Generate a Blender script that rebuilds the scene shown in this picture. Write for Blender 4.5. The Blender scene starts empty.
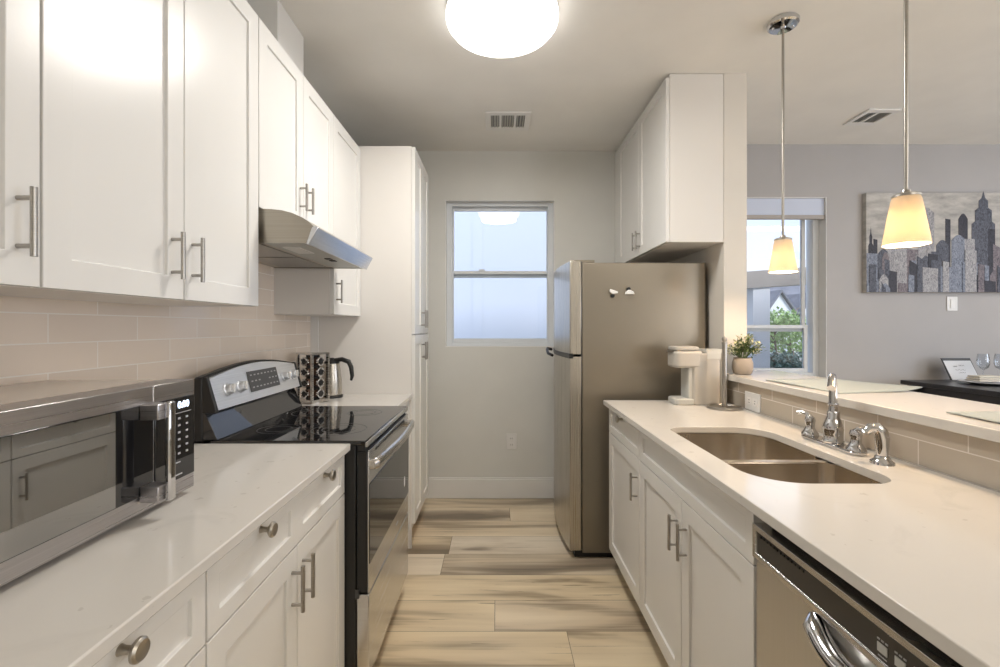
import bpy, bmesh, math, random
from mathutils import Vector, Matrix
random.seed(7)
PI = math.pi
SC = bpy.context.scene
COL = SC.collection

# ---------------------------------------------------------------- camera, world, lights, exposure
cd = bpy.data.cameras.new('camera'); cam = bpy.data.objects.new('camera', cd); COL.objects.link(cam)
cam.location = (0, 0, 1.31); cam.rotation_euler = (PI/2, 0, 0)
cd.sensor_width = 36; cd.lens = 36*460/1000; cd.shift_x = 0.003; cd.shift_y = -0.0065
cd.clip_start = 0.02; cd.clip_end = 200
SC.camera = cam
SC.view_settings.view_transform = 'Standard'; SC.view_settings.look = 'None'
SC.view_settings.gamma = 1; SC.view_settings.use_curve_mapping = False
SC.view_settings.exposure = 0.2

W = bpy.data.worlds.new('sky'); SC.world = W; W.use_nodes = True
wn = W.node_tree.nodes; wn.clear()
wo = wn.new('ShaderNodeOutputWorld'); wb = wn.new('ShaderNodeBackground')
wb.inputs[0].default_value = (0.70, 0.80, 1.0, 1); wb.inputs[1].default_value = 1.3
W.node_tree.links.new(wb.outputs[0], wo.inputs[0])

def area(name, loc, rot, sx, sy, power, col):
    d = bpy.data.lights.new(name, 'AREA'); d.shape = 'RECTANGLE'; d.size = sx; d.size_y = sy
    d.energy = power; d.color = col
    o = bpy.data.objects.new(name, d); o.location = loc; o.rotation_euler = rot; COL.objects.link(o); return o
# unseen overhead fills, added behind and beside the viewer
area('added_fill_living', (1.9, -1.3, 2.60), (0, 0, 0), 1.2, 1.2, 30, (1.0, 0.93, 0.84))
area('added_fill_dining', (3.6, 1.3, 2.60), (0, 0, 0), .9, .9, 13, (1.0, 0.93, 0.85))
# daylight-toned fills, also added: one behind the camera, one at the right wall
area('added_fill_rear', (4.3, -3.15, 1.45), (PI/2+.9, 0, 0), 1.8, 1.9, 60, (1.0, 0.975, 0.94))
area('added_fill_right', (5.35, 0.6, 1.5), (PI/2+.25, 0, PI/2), 2.4, 1.6, 40, (0.84, 0.90, 1.0))
sd = bpy.data.lights.new('sun', 'SUN'); sd.energy = 3.0; sd.angle = 0.3; sd.color = (1, .97, .92)
so = bpy.data.objects.new('sun', sd); so.rotation_euler = (math.radians(50), 0, math.radians(20)); COL.objects.link(so)

# ---------------------------------------------------------------- materials
def mat(name, col, rough=.5, metal=0, spec=.5, emit=None, es=0, aniso=0, coat=0):
    m = bpy.data.materials.new(name); m.use_nodes = True
    b = m.node_tree.nodes['Principled BSDF']
    b.inputs['Base Color'].default_value = (*col, 1); b.inputs['Roughness'].default_value = rough
    b.inputs['Metallic'].default_value = metal; b.inputs['Specular IOR Level'].default_value = spec
    if aniso: b.inputs['Anisotropic'].default_value = aniso
    if coat: b.inputs['Coat Weight'].default_value = coat; b.inputs['Coat Roughness'].default_value = .03
    if emit: b.inputs['Emission Color'].default_value = (*emit, 1); b.inputs['Emission Strength'].default_value = es
    return m
class NB:
    def __init__(s, m): s.m = m; s.t = m.node_tree; s.b = s.t.nodes.get('Principled BSDF')
    def n(s, typ, **kw):
        x = s.t.nodes.new(typ)
        for k, v in kw.items(): setattr(x, k, v)
        return x
    def l(s, a, b): s.t.links.new(a, b)
    def math(s, op, a, b=None, c=None):
        x = s.n('ShaderNodeMath', operation=op)
        for i, v in enumerate((a, b, c)):
            if v is None: continue
            if isinstance(v, (int, float)): x.inputs[i].default_value = v
            else: s.l(v, x.inputs[i])
        return x.outputs[0]
    def coord(s, sc=(1, 1, 1)):
        g = s.n('ShaderNodeNewGeometry'); mp = s.n('ShaderNodeMapping'); mp.inputs['Scale'].default_value = sc
        s.l(g.outputs['Position'], mp.inputs['Vector']); return mp.outputs[0]
    def noise(s, vec, scale, detail=4, rough=.5, dist=0):
        x = s.n('ShaderNodeTexNoise'); s.l(vec, x.inputs['Vector']); x.inputs['Scale'].default_value = scale
        x.inputs['Detail'].default_value = detail; x.inputs['Roughness'].default_value = rough; x.inputs['Distortion'].default_value = dist
        return x.outputs['Fac']
    def ramp(s, fac, stops):
        r = s.n('ShaderNodeValToRGB'); e = r.color_ramp.elements
        while len(e) < len(stops): e.new(.5)
        for i, (p, c) in enumerate(stops): e[i].position = p; e[i].color = (*c, 1)
        s.l(fac, r.inputs[0]); return r.outputs[0]
    def bump(s, h, st=.1, d=.01):
        x = s.n('ShaderNodeBump'); x.inputs['Strength'].default_value = st; x.inputs['Distance'].default_value = d
        s.l(h, x.inputs['Height']); s.l(x.outputs[0], s.b.inputs['Normal'])

def paint(name, col, rough=.6, var=.03):
    m = mat(name, col, rough); q = NB(m); v = q.coord()
    f = q.noise(v, 3, 3)
    q.l(q.ramp(f, [(.3, tuple(c*(1-var) for c in col)), (.7, tuple(min(1, c*(1+var)) for c in col))]), q.b.inputs['Base Color'])
    q.bump(q.noise(v, 160, 2), .04, .002); return m
def brushed(name, col, rough=.28, sc=(1, 1, 300), metal=1.0, spread=.12):
    m = mat(name, col, rough, metal); q = NB(m); f = q.noise(q.coord(sc), 2.0, 3)
    q.l(q.ramp(f, [(.2, tuple(c*(1-spread) for c in col)), (.8, tuple(min(1, c*(1+spread)) for c in col))]), q.b.inputs['Base Color'])
    mr = q.n('ShaderNodeMapRange'); mr.inputs[3].default_value = rough*.8; mr.inputs[4].default_value = rough*1.3
    q.l(f, mr.inputs[0]); q.l(mr.outputs[0], q.b.inputs['Roughness']); return m

M = {}
M['wall'] = paint('wall_paint', (.685, .68, .645), .55)
M['wallwarm'] = paint('entry_wall_paint', (.70, .66, .60), .55)
M['dwall'] = paint('dining_wall_paint', (.43, .415, .41), .6)
M['ceiling'] = paint('ceiling_paint', (.82, .80, .76), .8)
M['trim'] = paint('trim_paint', (.78, .77, .75), .35)
M['cab'] = paint('cabinet_lacquer', (.76, .745, .715), .26, .01)
M['cabside'] = paint('cabinet_side_lacquer', (.76, .73, .69), .35, .01)
M['cabwood'] = paint('bare_cabinet_wood', (.42, .27, .15), .6, .15)
M['toe'] = paint('toe_kick_paint', (.12, .11, .10), .6)
M['ductgrey'] = mat('duct_grey', (.30, .30, .30), .7)
M['nickel'] = brushed('satin_nickel', (.40, .38, .35), .32)
M['pewter'] = mat('pewter', (.42, .39, .34), .35, 1)
M['steel'] = brushed('stainless_steel', (.60, .58, .55), .26)
M['steelh'] = brushed('stainless_horizontal', (.62, .61, .60), .24, (1, 1, 220))
M['steelv'] = brushed('stainless_door', (.48, .45, .40), .27, (250, 250, 1))
M['sink'] = brushed('sink_steel', (.66, .60, .52), .21, (9, 9, 1), 1.0, .03)
M['chrome'] = mat('chrome', (.62, .62, .63), .05, 1)
M['blackglass'] = mat('black_glass', (.012, .012, .013), .03, 0, .8)
M['mwglass'] = mat('microwave_door_glass', (.40, .40, .40), .02, 1)
M['black'] = mat('black_plastic', (.010, .010, .010), .4)
M['dwsteel'] = brushed('dishwasher_steel', (.60, .58, .55), .36, (250, 250, 1), 1.0, .05)
M['fascia'] = brushed('fascia_steel', (.76, .78, .81), .38, (1, 1, 220), .85)
M['darkgrey'] = mat('dark_grey_plastic', (.06, .06, .06), .4)
M['dwdark'] = mat('dishwasher_panel_dark', (.04, .036, .032), .3)
M['white'] = mat('white_plastic', (.75, .74, .72), .35)
M['cream'] = mat('cream_plastic', (.43, .405, .365), .35)
M['greyp'] = mat('light_grey_plastic', (.50, .50, .47), .4)
M['mark'] = mat('printed_marks', (.42, .42, .43), .5)
M['darkmark'] = mat('dark_printed_marks', (.15, .15, .16), .5)
M['digit'] = mat('lit_digits', (.6, .75, 1), .5, emit=(.75, .85, 1), es=1.6)
M['mwsteel'] = brushed('dark_stainless', (.48, .465, .47), .28, (1, 1, 250))
M['mwtop'] = mat('microwave_case', (.58, .52, .45), .22, .35)
M['fridge'] = mat('fridge_side_enamel', (.24, .21, .165), .28, .5)
M['table'] = mat('dark_table_wood', (.02, .02, .024), .3)
M['mat'] = paint('placemat_fabric', (.34, .375, .37), .75, .04)
M['pot'] = paint('stone_pot', (.28, .24, .20), .8, .25)
M['leaf'] = mat('leaf', (.10, .15, .05), .5)
M['leafpale'] = mat('pale_leaf', (.55, .52, .30), .5)
M['soil'] = mat('soil', (.05, .035, .02), .9)
M['shadefab'] = mat('roller_shade_fabric', (.62, .68, .82), .8)  # white fabric, the blue of the daylight is put into its colour
M['bar'] = mat('bottom_bar', (.40, .37, .35), .5)
M['vinyl'] = mat('window_vinyl', (.72, .75, .78), .35)
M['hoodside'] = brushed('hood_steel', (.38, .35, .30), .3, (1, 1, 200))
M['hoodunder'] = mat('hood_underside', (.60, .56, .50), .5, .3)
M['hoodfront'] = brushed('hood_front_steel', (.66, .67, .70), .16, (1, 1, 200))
M['napkin'] = mat('folded_napkin', (.72, .68, .60), .8)
M['paper'] = mat('card_paper', (.75, .76, .78), .6)
M['plate'] = mat('plate_glaze', (.62, .62, .64), .2)

# quartz
def quartz(name, col):
    m = mat(name, col, .11); q = NB(m); v = q.coord()
    f = q.noise(v, 5, 6, .6, 1.2)
    c1 = q.ramp(f, [(.30, tuple(c*.93 for c in col)), (.42, col), (1, col)])
    g = q.noise(v, 38, 2, .5); g2 = q.noise(v, 9, 1)
    k = q.math('MULTIPLY', q.math('GREATER_THAN', g, .71), q.math('GREATER_THAN', g2, .5))
    mx = q.n('ShaderNodeMix', data_type='RGBA'); q.l(k, mx.inputs['Factor']); q.l(c1, mx.inputs['A']); mx.inputs['B'].default_value = (col[0]*.86, col[1]*.85, col[2]*.84, 1)
    q.l(mx.outputs['Result'], q.b.inputs['Base Color']); return m
M['quartz'] = quartz('white_quartz', (.67, .64, .595))

# wall tile; runs along world Y
def tile(name, col, L, H, y0, z0, grout):
    m = mat(name, col, .12); q = NB(m)
    g = q.n('ShaderNodeNewGeometry'); sp = q.n('ShaderNodeSeparateXYZ'); q.l(g.outputs['Position'], sp.inputs[0])
    zr = q.math('DIVIDE', q.math('SUBTRACT', sp.outputs[2], z0), H); row = q.math('FLOOR', zr); zf = q.math('FRACT', zr)
    par = q.math('MULTIPLY', q.math('MODULO', q.math('ADD', row, 100), 2), .5)
    yr = q.math('ADD', q.math('DIVIDE', q.math('SUBTRACT', sp.outputs[1], y0), L), par); idx = q.math('FLOOR', yr); yf = q.math('FRACT', yr)
    gw = .0016
    def edge(f, s): return q.math('LESS_THAN', q.math('MINIMUM', f, q.math('SUBTRACT', 1, f)), gw/s)
    e = q.math('MAXIMUM', edge(zf, H), edge(yf, L))
    wn_ = q.n('ShaderNodeTexWhiteNoise', noise_dimensions='2D'); cb = q.n('ShaderNodeCombineXYZ'); q.l(row, cb.inputs[0]); q.l(idx, cb.inputs[1]); q.l(cb.outputs[0], wn_.inputs['Vector'])
    c = q.ramp(wn_.outputs['Value'], [(0, tuple(x*.94 for x in col)), (1, tuple(min(1, x*1.06) for x in col))])
    mx = q.n('ShaderNodeMix', data_type='RGBA'); q.l(e, mx.inputs['Factor']); q.l(c, mx.inputs['A']); mx.inputs['B'].default_value = (*grout, 1)
    q.l(mx.outputs['Result'], q.b.inputs['Base Color'])
    q.l(q.math('ADD', q.math('MULTIPLY', e, .5), .11), q.b.inputs['Roughness'])
    q.bump(q.math('SUBTRACT', q.math('MULTIPLY', q.noise(q.coord(), 6, 2), .25), e), .25, .002)
    return m
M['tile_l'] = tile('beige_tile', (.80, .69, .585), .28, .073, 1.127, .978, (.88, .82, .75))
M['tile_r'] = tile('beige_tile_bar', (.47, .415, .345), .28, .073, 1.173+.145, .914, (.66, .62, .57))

# plank floor; planks run along X
def floor_mat():
    m = mat('oak_plank_floor', (.6, .5, .35), .33); q = NB(m)
    g = q.n('ShaderNodeNewGeometry'); sp = q.n('ShaderNodeSeparateXYZ'); q.l(g.outputs['Position'], sp.inputs[0])
    yr = q.math('DIVIDE', q.math('SUBTRACT', sp.outputs[1], 1.98), .225); row = q.math('FLOOR', yr); yf = q.math('FRACT', yr)
    off = q.math('ADD', q.math('MULTIPLY', row, .245), q.math('MULTIPLY', q.math('MULTIPLY', row, row), .555))
    xr = q.math('DIVIDE', q.math('SUBTRACT', q.math('ADD', sp.outputs[0], .01), off), 1.5); idx = q.math('FLOOR', xr); xf = q.math('FRACT', xr)
    cb = q.n('ShaderNodeCombineXYZ'); q.l(row, cb.inputs[0]); q.l(idx, cb.inputs[1])
    wn_ = q.n('ShaderNodeTexWhiteNoise', noise_dimensions='2D'); q.l(cb.outputs[0], wn_.inputs['Vector'])
    rnd = wn_.outputs['Value']
    # grain coordinates shifted for every plank
    sh = q.n('ShaderNodeVectorMath', operation='MULTIPLY_ADD'); q.l(wn_.outputs['Color'], sh.inputs[0]); sh.inputs[1].default_value = (17, 17, 17)
    mp = q.n('ShaderNodeMapping'); mp.inputs['Scale'].default_value = (.42, 2.3, 1); q.l(g.outputs['Position'], mp.inputs['Vector']); q.l(mp.outputs[0], sh.inputs[2])
    big = q.noise(sh.outputs[0], 1.7, 3, .5, .8)
    mp2 = q.n('ShaderNodeMapping'); mp2.inputs['Scale'].default_value = (1.0, 13, 1); q.l(sh.outputs[0], mp2.inputs['Vector'])
    fine = q.noise(mp2.outputs[0], 2.2, 5, .6, .5)
    c = q.ramp(q.math('ADD', q.math('MULTIPLY', big, .86), q.math('MULTIPLY', fine, .14)),
               [(.32, (.22, .175, .13)), (.405, (.40, .325, .24)), (.465, (.68, .57, .425)), (.60, (.82, .71, .55))])
    c2 = q.ramp(rnd, [(0, (.92, .93, .96)), (.5, (1, .96, .84)), (1, (1, .98, .95))])
    mx = q.n('ShaderNodeMix', data_type='RGBA', blend_type='MULTIPLY'); mx.inputs['Factor'].default_value = 1; q.l(c, mx.inputs['A']); q.l(c2, mx.inputs['B'])
    # small knots and cracks
    mp3 = q.n('ShaderNodeMapping'); mp3.inputs['Scale'].default_value = (2.2, 13, 1); q.l(sh.outputs[0], mp3.inputs['Vector'])
    kn = q.math('GREATER_THAN', q.noise(mp3.outputs[0], 1.3, 4, .6, 1.5), .655)
    mk = q.n('ShaderNodeMix', data_type='RGBA'); q.l(q.math('MULTIPLY', kn, .55), mk.inputs['Factor']); q.l(mx.outputs['Result'], mk.inputs['A']); mk.inputs['B'].default_value = (.13, .09, .06, 1)
    def edge(f, s, w): return q.math('LESS_THAN', q.math('MINIMUM', f, q.math('SUBTRACT', 1, f)), w/s)
    e = q.math('MAXIMUM', edge(yf, .225, .0012), edge(xf, 1.5, .0012))
    m2 = q.n('ShaderNodeMix', data_type='RGBA'); q.l(e, m2.inputs['Factor']); q.l(mk.outputs['Result'], m2.inputs['A']); m2.inputs['B'].default_value = (.2, .15, .1, 1)
    q.l(m2.outputs['Result'], q.b.inputs['Base Color'])
    q.bump(q.math('SUBTRACT', q.math('MULTIPLY', fine, .3), e), .15, .002)
    return m
M['floor'] = floor_mat()

def glass_mat():
    m = bpy.data.materials.new('window_glass'); m.use_nodes = True; t = m.node_tree; t.nodes.clear()
    o = t.nodes.new('ShaderNodeOutputMaterial'); mx = t.nodes.new('ShaderNodeMixShader'); tr = t.nodes.new('ShaderNodeBsdfTransparent'); gl = t.nodes.new('ShaderNodeBsdfGlossy')
    fr = t.nodes.new('ShaderNodeFresnel'); fr.inputs[0].default_value = 1.55; gl.inputs['Roughness'].default_value = 0.0; tr.inputs[0].default_value = (.97, .985, 1, 1)
    t.links.new(fr.outputs[0], mx.inputs[0]); t.links.new(tr.outputs[0], mx.inputs[1]); t.links.new(gl.outputs[0], mx.inputs[2]); t.links.new(mx.outputs[0], o.inputs[0]); return m
M['glass'] = glass_mat()
def thin_glass():
    m = bpy.data.materials.new('drinking_glass'); m.use_nodes = True; t = m.node_tree; t.nodes.clear()
    o = t.nodes.new('ShaderNodeOutputMaterial'); mx = t.nodes.new('ShaderNodeMixShader'); tr = t.nodes.new('ShaderNodeBsdfTransparent'); gl = t.nodes.new('ShaderNodeBsdfGlossy')
    lw = t.nodes.new('ShaderNodeLayerWeight'); lw.inputs[0].default_value = .25; gl.inputs['Roughness'].default_value = 0.02; tr.inputs[0].default_value = (.93, .95, .97, 1)
    t.links.new(lw.outputs['Facing'], mx.inputs[0]); t.links.new(tr.outputs[0], mx.inputs[1]); t.links.new(gl.outputs[0], mx.inputs[2]); t.links.new(mx.outputs[0], o.inputs[0]); return m
M['wine'] = thin_glass()
def opal_mat():
    m = bpy.data.materials.new('opal_glass'); m.use_nodes = True; t = m.node_tree; t.nodes.clear()
    o = t.nodes.new('ShaderNodeOutputMaterial'); mx = t.nodes.new('ShaderNodeMixShader'); a = t.nodes.new('ShaderNodeBsdfDiffuse'); b = t.nodes.new('ShaderNodeBsdfTranslucent')
    a.inputs[0].default_value = (.75, .66, .52, 1); b.inputs[0].default_value = (.95, .84, .66, 1); mx.inputs[0].default_value = .22
    t.links.new(a.outputs[0], mx.inputs[1]); t.links.new(b.outputs[0], mx.inputs[2]); t.links.new(mx.outputs[0], o.inputs[0]); return m
M['opal'] = opal_mat()
M['dome'] = mat('lit_ceiling_dome', (.9, .9, .88), .4, emit=(1, .97, .93), es=3.4)
M['bulb'] = mat('lit_bulb', (1, .9, .7), .4, emit=(1, .80, .50), es=30)

# ---------------------------------------------------------------- mesh helpers
class MB:
    def __init__(s): s.bm = bmesh.new()
    def _mi(s, faces, mi):
        for f in faces: f.material_index = mi
    def box(s, x0, x1, y0, y1, z0, z1, mi=0):
        r = bmesh.ops.create_cube(s.bm, size=1)
        for v in r['verts']:
            v.co = Vector(((x0+x1)/2+v.co.x*(x1-x0), (y0+y1)/2+v.co.y*(y1-y0), (z0+z1)/2+v.co.z*(z1-z0)))
        fs = {f for v in r['verts'] for f in v.link_faces}; s._mi(fs, mi); return list(fs)
    def cyl(s, a, b, r, r2=None, n=20, mi=0, caps=True):
        a, b = Vector(a), Vector(b); d = b-a; L = d.length
        q = d.to_track_quat('Z', 'Y').to_matrix().to_4x4()
        m = Matrix.Translation((a+b)/2) @ q
        rr = bmesh.ops.create_cone(s.bm, cap_ends=caps, segments=n, radius1=r, radius2=r if r2 is None else r2, depth=L, matrix=m)
        s._mi({f for v in rr['verts'] for f in v.link_faces}, mi); return s
    def sph(s, c, r, sc=(1, 1, 1), n=16, mi=0):
        m = Matrix.Translation(c) @ Matrix.Diagonal((*sc, 1))
        rr = bmesh.ops.create_uvsphere(s.bm, u_segments=n, v_segments=max(6, n//2), radius=r, matrix=m)
        s._mi({f for v in rr['verts'] for f in v.link_faces}, mi); return s
    def prism(s, pts, axis, a, b, mi=0):     # pts 2D polygon; axis 'x','y','z'
        def P(p, t):
            return Vector((t, p[0], p[1])) if axis == 'x' else Vector((p[0], t, p[1])) if axis == 'y' else Vector((p[0], p[1], t))
        v0 = [s.bm.verts.new(P(p, a)) for p in pts]; v1 = [s.bm.verts.new(P(p, b)) for p in pts]
        n = len(pts); fs = [s.bm.faces.new(v0), s.bm.faces.new(v1[::-1])]
        for i in range(n): fs.append(s.bm.faces.new((v0[i], v1[i], v1[(i+1) % n], v0[(i+1) % n])))
        s._mi(fs, mi); return fs
    def lathe(s, prof, c=(0, 0, 0), n=28, mi=0, axis=None):   # prof [(r,z)]
        rings = []
        for r, z in prof:
            if r < 1e-6: rings.append([s.bm.verts.new((0, 0, z))])
            else: rings.append([s.bm.verts.new((r*math.cos(2*PI*i/n), r*math.sin(2*PI*i/n), z)) for i in range(n)])
        fs = []
        for A, B in zip(rings, rings[1:]):
            for i in range(n):
                j = (i+1) % n
                if len(A) == 1 and len(B) == 1: break
                if len(A) == 1: fs.append(s.bm.faces.new((A[0], B[i], B[j])))
                elif len(B) == 1: fs.append(s.bm.faces.new((A[i], A[j], B[0])))
                else: fs.append(s.bm.faces.new((A[i], A[j], B[j], B[i])))
        mt = Matrix.Translation(c)
        if axis is not None: mt = mt @ Vector(axis).to_track_quat('Z', 'Y').to_matrix().to_4x4()
        for R in rings:
            for v in R: v.co = mt @ v.co
        s._mi(fs, mi); return s
    def tube(s, pts, r, n=12, mi=0, rads=None, flat=1.0):
        pts = [Vector(p) for p in pts]; rings = []
        up = Vector((0, 0, 1)); prev = None
        for i, p in enumerate(pts):
            d = (pts[min(i+1, len(pts)-1)]-pts[max(i-1, 0)]).normalized()
            if prev is None:
                u = d.orthogonal().normalized()
                if abs(d.dot(up)) < .95: u = d.cross(up).normalized()
            else: u = (prev - d*prev.dot(d)).normalized()
            prev = u; w = d.cross(u); R = rads[i] if rads else r
            rings.append([s.bm.verts.new(p + u*R*math.cos(2*PI*k/n) + w*R*flat*math.sin(2*PI*k/n)) for k in range(n)])
        fs = []
        for A, B in zip(rings, rings[1:]):
            for i in range(n): fs.append(s.bm.faces.new((A[i], A[(i+1) % n], B[(i+1) % n], B[i])))
        fs.append(s.bm.faces.new(rings[0][::-1])); fs.append(s.bm.faces.new(rings[-1])); s._mi(fs, mi); return s
    def quad(s, a, b, c, d, mi=0):
        f = s.bm.faces.new([s.bm.verts.new(p) for p in (a, b, c, d)]); f.material_index = mi; return f

def origin(o):
    v = Vector((0, 0, 0))
    while o: v += o.location; o = o.parent
    return v
def build(name, mb, mats, parent=None, loc=None, bevel=0, smooth=True, label=None, angle=35, fix=True):
    bm = mb.bm
    if fix: bmesh.ops.recalc_face_normals(bm, faces=bm.faces)
    me = bpy.data.meshes.new(name); o = bpy.data.objects.new(name, me)
    if parent is not None: o.parent = parent; off = origin(parent)
    else: off = Vector(loc) if loc else Vector((0, 0, 0)); o.location = off
    bmesh.ops.translate(bm, verts=bm.verts, vec=-off)
    bm.to_mesh(me); bm.free()
    for k in (mats if isinstance(mats, (list, tuple)) else [mats]): me.materials.append(M[k] if isinstance(k, str) else k)
    if smooth:
        for p in me.polygons: p.use_smooth = True
        me.set_sharp_from_angle(angle=math.radians(angle))
    COL.objects.link(o)
    if bevel:
        b = o.modifiers.new('bevel', 'BEVEL'); b.width = bevel; b.segments = 2; b.limit_method = 'ANGLE'; b.angle_limit = math.radians(40)
    if label: o['label'] = label
    return o
def thing(name, label, cat, loc=(0, 0, 0), group=None):
    o = bpy.data.objects.new(name, None); COL.objects.link(o); o.location = loc; o.empty_display_size = .05
    o['label'] = label; o['category'] = cat
    if group: o['group'] = group
    return o
def tag(o, label, cat, group=None):
    o['label'] = label; o['category'] = cat
    if group: o['group'] = group
    return o
def struct(name, mb, m, loc=None, bevel=0, parent=None):
    o = build(name, mb, m, parent, loc, bevel)
    if parent is None: o['kind'] = 'structure'
    return o
def text_mesh(body, size, mtx, name, m, parent, ext=.0006, spacing=1.0, bold=0):
    c = bpy.data.curves.new(name, 'FONT'); c.body = body; c.size = size; c.extrude = ext; c.align_x = 'CENTER'; c.align_y = 'CENTER'; c.space_character = spacing; c.offset = bold
    t = bpy.data.objects.new(name, c); COL.objects.link(t)
    dg = bpy.context.evaluated_depsgraph_get(); dg.update()
    me = bpy.data.meshes.new_from_object(t.evaluated_get(dg)); bpy.data.objects.remove(t)
    me.transform(mtx); me.transform(Matrix.Translation(-origin(parent)))
    o = bpy.data.objects.new(name, me); me.materials.clear(); me.materials.append(M[m]); o.parent = parent; COL.objects.link(o); return o
def copy_tree(o, parent=None):
    c = o.copy(); COL.objects.link(c)
    if parent is not None: c.parent = parent
    for ch in list(o.children): copy_tree(ch, c)
    return c

# ---------------------------------------------------------------- dimensions
LW = -1.10      # tile face of left wall
BACK = 3.525; DB = 3.40; CEIL = 2.66; RW = 1.207; RW2 = 1.33; REAR = -3.2; RIGHT = 5.4
# ---------------------------------------------------------------- setting
b = MB(); b.box(-1.3, RIGHT+.12, REAR-.12, BACK+.12, -.08, 0); struct('floor', b, 'floor')
b = MB(); b.box(-1.3, RIGHT+.12, REAR-.12, BACK+.12, CEIL, CEIL+.1); struct('ceiling', b, 'ceiling')
b = MB(); b.box(-1.23, LW-.008, REAR, BACK+.12, 0, CEIL); struct('wall_left', b, 'wall')
def wall_hole(mb, x0, x1, y0, y1, ox0, ox1, oz0, oz1):
    mb.box(x0, ox0, y0, y1, 0, CEIL); mb.box(ox1, x1, y0, y1, 0, CEIL); mb.box(ox0, ox1, y0, y1, 0, oz0); mb.box(ox0, ox1, y0, y1, oz1, CEIL)
KW = (-.396, .444, 1.157, 2.283)
b = MB(); wall_hole(b, LW-.008, RW, BACK, BACK+.12, *KW); struct('wall_back', b, 'wall')
DW_ = (1.50, 2.437, .93, 2.27)
b = MB(); wall_hole(b, RW2, RIGHT, DB, DB+.16, *DW_); struct('wall_dining', b, 'dwall')
b = MB(); b.box(RW, RW2, 2.447, BACK+.12, 0, CEIL); struct('wall_partition', b, 'wallwarm', bevel=.002)
b = MB(); b.box(RW+.012, RW2, -.6, 2.447, 0, 1.036); struct('wall_half', b, 'wallwarm')
b = MB()
b.box(-1.23, 3.38, REAR-.12, REAR, 0, CEIL); b.box(5.22, RIGHT, REAR-.12, REAR, 0, CEIL); b.box(3.38, 5.22, REAR-.12, REAR, 0, .45); b.box(3.38, 5.22, REAR-.12, REAR, 2.42, CEIL)
struct('wall_rear', b, 'wall')
b = MB()
b.box(RIGHT, RIGHT+.12, REAR, -.65, 0, CEIL); b.box(RIGHT, RIGHT+.12, 1.85, BACK+.12, 0, CEIL); b.box(RIGHT, RIGHT+.12, -.65, 1.85, 0, .65); b.box(RIGHT, RIGHT+.12, -.65, 1.85, 2.35, CEIL)
struct('wall_right', b, 'dwall')
b = MB(); b.box(LW-.008, RW, BACK-.014, BACK, 0, .145); b.box(LW-.008, RW, BACK-.010, BACK, .145, .158); struct('baseboard_back', b, 'trim', bevel=.003)
b = MB(); b.box(RW2, RIGHT, DB-.014, DB, 0, .15); struct('baseboard_dining', b, 'trim', bevel=.003)
# duct chase over the upper cabinets
b = MB(); b.box(LW-.008, -.90, 1.888, 2.142, 2.362, CEIL); struct('wall_chase', b, 'cab', bevel=.002)

def window(name, wy, x0, x1, z0, z1, y, meet, fr, top, gx0, gx1):
    """double-hung window in a drywall return"""
    root = bpy.data.objects.new(name, None); COL.objects.link(root); root.location = ((x0+x1)/2, y, z0); root['kind'] = 'structure'
    b = MB(); b.box(x0, x0+fr, y-.02, y+.06, z0, z1); b.box(x1-fr, x1, y-.02, y+.06, z0, z1); b.box(x0+fr, x1-fr, y-.02, y+.06, z0, z0+fr*.7); b.box(x0+fr, x1-fr, y-.02, y+.06, z1-top, z1)
    build('window_frame', b, 'vinyl', root, bevel=.003)
    b = MB(); yw = wy+.0005; k = .004
    b.box(x0, x0+k, yw, y-.02, z0, z1); b.box(x1-k, x1, yw, y-.02, z0, z1); b.box(x0+k, x1-k, yw, y-.02, z0, z0+k); b.box(x0+k, x1-k, yw, y-.02, z1-k, z1)
    build('jamb_liner', b, 'trim', root)
    s = .028
    for nm, a0, a1, yy in (('upper_sash', meet, z1-top, y+.03), ('lower_sash', z0+fr*.7, meet+.05, y+.002)):
        b = MB(); q = .022
        b.box(gx0-s, gx0, yy, yy+q, a0, a1); b.box(gx1, gx1+s, yy, yy+q, a0, a1); b.box(gx0, gx1, yy, yy+q, a0, a0+s*1.1); b.box(gx0, gx1, yy, yy+q, a1-s*.9, a1)
        f = build(nm, b, 'vinyl', root, bevel=.002)
        b = MB(); b.box(gx0, gx1, yy+.009, yy+.013, a0+s*1.1, a1-s*.9); build('pane', b, 'glass', f, smooth=False)
    b = MB(); b.box(x0+.3*(x1-x0), x0+.3*(x1-x0)+.05, y-.008, y+.002, meet+.05, meet+.062); build('sash_lock', b, 'vinyl', root)
    return root
window('window_1', BACK, *KW, BACK+.085, 1.70, .045, .030, -.34, .392)
window('window_2', DB, *DW_, DB+.095, 1.275, .05, .06, 1.585, 2.335)
t = thing('roller_shade', 'white rolled shade across the top of the dining window, coloured with bluish daylight', 'blind', (1.968, DB+.03, 2.13))
b = MB(); b.box(1.505, 2.432, DB+.02, DB+.035, 2.142, 2.265); build('shade_fabric', b, 'shadefab', t)
b = MB(); b.box(1.505, 2.432, DB+.012, DB+.043, 2.112, 2.142); build('bottom_bar', b, 'bar', t, bevel=.003)

# ---------------------------------------------------------------- backsplash
b = MB(); b.box(LW-.007, LW, -.6, 2.718, .9145, 1.70); o = build('tile_backsplash', b, 'tile_l', loc=(LW, 1, .914)); tag(o, 'glossy beige subway tile backsplash on the left wall behind the range', 'backsplash')
b = MB(); b.box(RW, RW+.012, -.6, 2.447, .9145, 1.036); o = build('tile_backsplash', b, 'tile_r', loc=(RW, 1, .914)); tag(o, 'low two-course beige tile backsplash behind the sink under the bar ledge', 'backsplash')

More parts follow.
